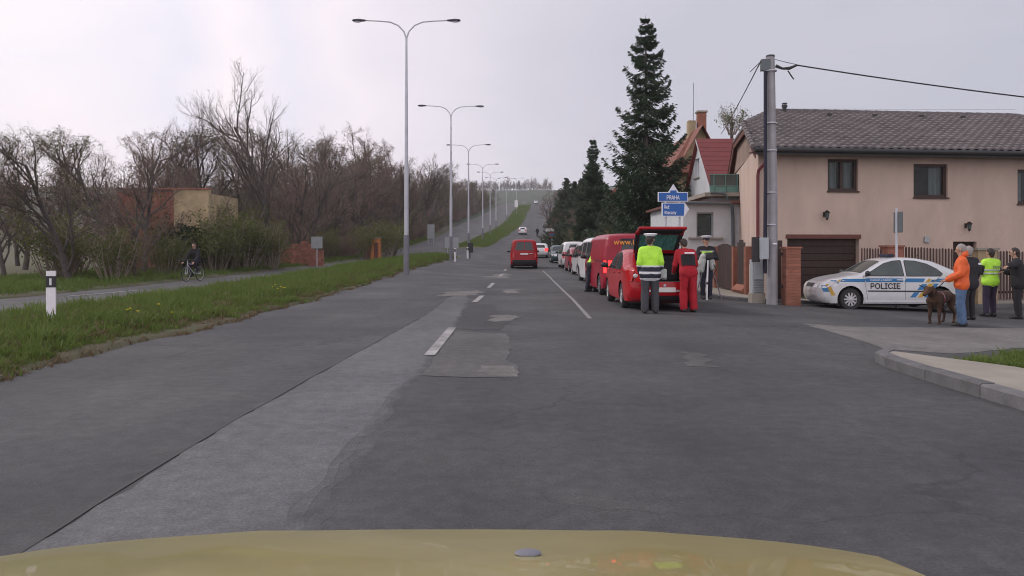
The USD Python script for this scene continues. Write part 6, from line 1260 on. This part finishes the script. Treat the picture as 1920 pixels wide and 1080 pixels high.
# 2 person in red overalls leaning over the boot
x, y = ground_at(1291, 585)
ov = joints(lean=26, La=(-.12, 0, .085), Ra=(.12, -.02, .085), Lw=(-.2, .4, 1.12), Le=(-.25, .12, 1.16), Rw=(.18, .4, 1.12), Re=(.25, .12, 1.16), nod=12)
person('person in red overalls with a black back panel leaning into the open boot', (x, y, Tf(x, y)), 8, ov,
       [('overall_top', jacket(m_overall, .022, .98, .95, -.03, .012, 5)), ('overall_legs', trousers(m_overall, .026, .97, .022, .014, 6)),
        ('back_panel', lambda J, P, Rh: ((lambda q: tri(q))((Manifold.batch_boolean(torso(J, .034, .98), m3.OpType.Add).refine_to_length(.04)) ^ Manifold.cube((.34, .5, .28), True).rotate((-26, 0, 0)).translate((0, .02, 1.2))), m_blackcl)),
        ('back_lettering', lambda J, P, Rh: (rot(rot(box(.24, .008, .035), -26, (1, 0, 0)), 0, (0, 0, 1)).apply_translation((.02, -.01, 1.375)), m_wtxt)),
        ('reflective_cuff', lambda J, P, Rh: (bone((np.array(J['anL']) + [0, 0, .06], .072), (np.array(J['anL']) + [0, 0, .1], .074)), m_refl))], 1.0)
# 3 officer behind a radar tripod
x, y = ground_at(1325, 556); y = 22.3; x = gx(1324, y)
person('officer in dark uniform and white cap standing behind the radar tripod', (x, y, Tf(x, y) + .1), 178, joints(Lw=(-.1, .32, 1.2), Le=(-.28, .08, 1.17), Rw=(.1, .32, 1.2), Re=(.28, .08, 1.17), nod=6),
       [('jacket', jacket(m_blackcl, .026, 1.05, .95, -.02, .01, 7)), ('yellow_panel', lambda J, P, Rh: (tri(Manifold.batch_boolean(torso(J, .031, 1.05), m3.OpType.Add).refine_to_length(.04) ^ Manifold.cube((.3, .3, .13), True).translate((0, .15, 1.31))), m_hivis)), ('shoulder_band', slab(1.36, 1.385, m_refl, .031, 1.05)), ('trousers', trousers(m_navy, .018))] + peaked(m_white_cap), 1.0)
yq = 21.85; xq = gx(1327, yq); t = thing('tripod', 'radar camera on a tripod wrapped in pale cloth before the dark-uniformed officer', 'tripod', (xq, yq, Tf(xq, yq) + .1))
obj('leg', cyl((-.02, -.1, 1.12), (-.08, -.22, 0), .022, 8), m_wtxt, t); obj('leg', cyl((.06, 0, 1.1), (.42, .1, 0), .016, 6), m_galv_d, t); obj('leg', cyl((-.06, .05, 1.1), (-.3, .22, 0), .016, 6), m_galv_d, t)
obj('leg_band', cyl((-.055, -.165, .5), (-.06, -.175, .44), .027, 8), m_black, t); obj('camera', rbox(.22, .3, .2, .04, (.04, 0, 1.24)), m_black, t); obj('wrap', wrinkle(fuse([bone(((-.12, 0, 1.2), .1), ((-.2, .02, 1.0), .1), ((-.17, 0, .82), .07)), bone(((.1, -.05, 1.1), .09), ((.12, -.03, .9), .07))], .035, 3), .03, 12, 4), m_bag, t, smooth=True); obj('cables', tube([(.1, -.1, 1.1), (.2, -.14, .85), (.12, -.1, .65), (.22, -.05, .5)], .012, 5), m_black, t)
# 4 person at the near side of the crimson van
y = 27.0; x = gx(1108, y); 
person('person in dark clothes with a hi-vis vest bending beside the crimson van', (x, y, Tf(x, y)), -70, joints(lean=30, Lw=(-.2, .3, 1.0), Le=(-.27, .1, 1.16), Rw=(.2, .3, 1.0), Re=(.27, .1, 1.16), La=(-.1, -.12, .085), Ra=(.1, .1, .085)), [('jacket', jacket(m_blackcl, .026, 1.05)), ('hi_vis_vest', slab(1.05, 1.28, m_hivis, .032, 1.0)), ('trousers', trousers(m_navy, .02))], .98)
# 5 orange jacket
x, y = ground_at(1803, 612); ox, oy = x, y
person('man in bright orange jacket and blue jeans holding the brown dog', (x, y, Tf(x, y)), 62, joints(Lw=(-.12, .26, 1.02), Le=(-.25, .02, 1.15), Rw=(.14, .26, 1.02), Re=(.25, .02, 1.15), look=-10, nod=6, La=(-.1, 0, .085), Ra=(.11, -.03, .085)), [('jacket', jacket(m_orange, .034, 1.04, .97, -.02, .014, 8)), ('hood', lambda J, P, Rh: (fuse([bone((P(-.06, -.07, -.11), .06), (P(.06, -.07, -.11), .06), (P(0, -.09, -.06), .05))], .03, 3), m_orange)), ('jeans', trousers(m_jeans, .024, .96, .014))], .985, hair_m=m_hair_g)
# 6 person behind him
y = oy + 2.2; x = gx(1817, y); person('person in dark coat standing behind the man in the orange jacket', (x, y, Tf(x, y)), 20, joints(look=-30), [('coat', jacket(m_blackcl, .032, 1.1, .97, -.06)), ('trousers', trousers(m_blackcl, .02)), ('collar_tag', lambda J, P, Rh: (box(.1, .02, .05, (.2, -.12, 1.36)), m_wtxt))], 1.0, hair_m=m_hair_g)
# 7 hi-vis vest
x, y = ground_at(1857, 594); vx = x
person('person in hi-vis vest over dark clothes, arms folded, facing the house', (x, y, Tf(x, y)), 14, joints(Lw=(.03, .2, 1.16), Le=(-.28, .05, 1.17), Rw=(-.03, .24, 1.2), Re=(.28, .05, 1.17), La=(-.13, 0, .085), Ra=(.13, .03, .085), look=10), [('jacket', jacket(m_blackcl, .026, 1.06, .97)), ('hi_vis_vest', jacket(m_hivis, .034, 1.07, low=None, sleeves=False, amp=.006)), ('vest_band', slab(1.12, 1.16, m_refl, .0415, 1.07)), ('vest_band', slab(1.21, 1.25, m_refl, .0415, 1.07)), ('trousers', trousers(m_purple, .02))], 1.0)
y_ = y; t_ = text('vest_lettering', 'POLICIE', .05, stage.GetPrimAtPath('/World/person_006') if stage.GetPrimAtPath('/World/person_006') else None, (0, -.19, 1.29), m_galv_d, width=.22)
# 8 dark figure at the right edge, arm stretched out
x, y = ground_at(1910, 598); person('dark-clothed person at the right edge with an arm stretched out', (x, y, Tf(x, y)), 60, joints(lean=6, Lw=(-.5, .2, 1.36), Le=(-.36, .1, 1.38), Rw=(.18, .25, 1.2), Re=(.27, 0, 1.17)), [('coat', jacket(m_blackcl, .04, 1.15, .97, -.05)), ('trousers', trousers(m_blackcl, .026))], 1.02)
# 9 distant figure on the verge
y = 150; x = gx(1007.5, y); person('tiny dark figure walking on the right edge of the climbing road', (x, y, Tf(x, y)), 0, joints(Ra=(.1, .2, .085), La=(-.1, -.15, .085)), [('coat', jacket(m_blackcl, .03, 1.1)), ('trousers', trousers(m_blackcl, .02))])

# dog: x right, y forward, nose along +y
x, y = ground_at(1764, 607); d = thing('dog', 'large brown dog on a lead with its head lowered, beside the orange jacket', 'dog', (x, y, Tf(x, y)), 128, None, 1.1)
dm = [bone(((0, .26, .52), .145), ((0, .2, .46), .14), ((0, 0, .53), .125)), bone(((0, 0, .53), .125), ((0, -.28, .56), .105), ((0, -.1, .5), .1)), bone(((0, -.28, .56), .112), ((0, -.38, .54), .09)),
      bone(((0, .3, .58), .11), ((0, .46, .68), .075)), bone(((0, .46, .69), .078), ((0, .56, .7), .07)), bone(((0, .56, .69), .062), ((0, .71, .615), .036)), bone(((0, .71, .615), .034), ((0, .76, .61), .022))]
for sx in (-1, 1):
    dm += [bone(((sx * .085, .3, .48), .07), ((sx * .09, .26, .32), .045)), bone(((sx * .09, .26, .32), .043), ((sx * .09, .29, .16), .028)), bone(((sx * .09, .29, .16), .027), ((sx * .09, .27, .04), .023)), bone(((sx * .09, .27, .03), .026), ((sx * .09, .32, .025), .022)),
           bone(((sx * .085, -.32, .52), .09), ((sx * .1, -.22, .34), .055)), bone(((sx * .1, -.22, .34), .05), ((sx * .1, -.4, .2), .028)), bone(((sx * .1, -.4, .2), .027), ((sx * .1, -.36, .04), .022)), bone(((sx * .1, -.36, .03), .025), ((sx * .1, -.3, .025), .022)),
           bone(((sx * .06, .5, .75), .03), ((sx * .085, .5, .7), .03), ((sx * .09, .53, .63), .014))]
dm += [bone(((0, -.43, .56), .035), ((0, -.54, .42), .025)), bone(((0, -.54, .42), .025), ((0, -.58, .26), .014))]
obj('body', wrinkle(fuse(dm, .025, 4), .008, 18, 3), m_fur, d, smooth=True); obj('nose', tri(ball((0, .775, .615), .017)), m_ink, d); obj('eyes', C(*[tri(ball((sx * .045, .605, .72), .01)) for sx in (-1, 1)]), m_ink, d)
obj('collar', rot(rot(revolve([(.088, -.014), (.094, 0), (.088, .014), (.082, 0)], 18), -48, (1, 0, 0)), 0, (0, 0, 1)).apply_translation((0, .4, .645)), m_blackcl, d); obj('harness', tri(Manifold.batch_boolean([bone(((0, .26, .52), .15), ((0, .2, .46), .145), ((0, 0, .53), .13))], m3.OpType.Add).refine_to_length(.04) ^ Manifold.cube((.5, .05, .8), True).translate((0, .14, .5))), m_maroon, d)
wx, wy = ox - .1, oy + .15
lead = np.array([(x - .35, y + .25, Tf(x, y) + .85), ((x + wx) / 2 - .1, (y + wy) / 2 + .2, .42), (wx - .1, wy + .05, Tf(wx, wy) + 1.06)]); s = np.linspace(0, 1, 10); bz = (1 - s)[:, None] ** 2 * lead[0] + 2 * ((1 - s) * s)[:, None] * lead[1] + (s ** 2)[:, None] * lead[2]
obj('dog_lead', tube(bz, .009, 5), m_blackcl, label='thin dark lead between the dog and the man in orange', cat='lead')

# cyclist on the far edge of the opposite carriageway
x, y = ground_at(362, 527); z = Tf(x, y); hd_ = 168      # rides towards the camera
bk = thing('bicycle', 'pale bicycle ridden along the opposite carriageway', 'bicycle', (x, y, z), hd_)
for yw in (.52, -.52):
    w = part('wheel', bk, (0, yw, .34)); ty = trimesh.creation.torus(.325, .02, 28, 8); obj('tyre', rot(ty, 90, (0, 1, 0)), m_tyre, w, smooth=True); obj('rim', rot(trimesh.creation.torus(.3, .011, 28, 6), 90, (0, 1, 0)), m_rim, w, smooth=True)
    obj('spokes', C(*[cyl((0, 0, 0), (0, .3 * math.cos(k * math.pi / 7), .3 * math.sin(k * math.pi / 7)), .002, 3) for k in range(14)], cyl((-.05, 0, 0), (.05, 0, 0), .02, 8)), m_rim, w)
obj('frame', C(cyl((0, -.12, .32), (0, -.25, .82), .018, 8), cyl((0, .4, .8), (0, -.22, .74), .017, 8), cyl((0, .41, .74), (0, -.12, .32), .02, 8), cyl((.05, -.52, .34), (.02, -.22, .72), .01, 6), cyl((-.05, -.52, .34), (-.02, -.22, .72), .01, 6), cyl((.05, -.52, .34), (.03, -.12, .32), .01, 6), cyl((-.05, -.52, .34), (-.03, -.12, .32), .01, 6)), m_galv, bk)
obj('fork', C(cyl((.05, .52, .34), (.04, .43, .7), .012, 6), cyl((-.05, .52, .34), (-.04, .43, .7), .012, 6), cyl((0, .43, .7), (0, .39, .95), .018, 8)), m_galv, bk); obj('handlebar', tube([(-.3, .34, 1.0), (-.2, .4, 1.0), (0, .4, .97), (.2, .4, 1.0), (.3, .34, 1.0)], .014, 7), m_black, bk)
obj('saddle', tri(bone(((0, -.14, .87), .03), ((-.06, -.34, .88), .04), ((.06, -.34, .88), .04))), m_black, bk); obj('crank', C(cyl((.1, -.12, .32), (.1, -.02, .2), .012, 6), cyl((-.1, -.12, .32), (-.1, -.22, .44), .012, 6), cyl((.06, -.12, .32), (.075, -.12, .32), .09, 16), box(.1, .07, .02, (.15, -.02, .19)), box(.1, .07, .02, (-.15, -.22, .45))), m_black, bk)
cj = joints(hip=.95, lean=14, Lw=(-.27, .58, 1.02), Le=(-.27, .28, 1.14), Rw=(.27, .58, 1.02), Re=(.27, .28, 1.14), La=(-.13, .08, .53), Ra=(.13, .26, .28), Lk=(-.12, .42, .86), Rk=(.12, .38, .66))
cyc = person('cyclist in dark top riding the pale bicycle towards the camera', (x + .25 * math.sin(math.radians(hd_)), y - .25 * math.cos(math.radians(hd_)), z), hd_, cj, [('top', jacket(m_blackcl, .024, 1.0, .95)), ('trousers', trousers(m_purple, .016))], .98)
# thin spring haze over the valley
hz_mat = usdkit.material(stage, '/World/Looks/thin_haze', {'v': ('principled_volume', {'color': (0.82, 0.82, 0.88), 'density': 0.0003, 'anisotropy': 0.2})}, volume='v.volume')
obj('haze', bbox(-1700, 1700, -60, 3150, -3.0, 130), hz_mat, label='thin pale haze over the valley', cat='haze', kind='stuff')
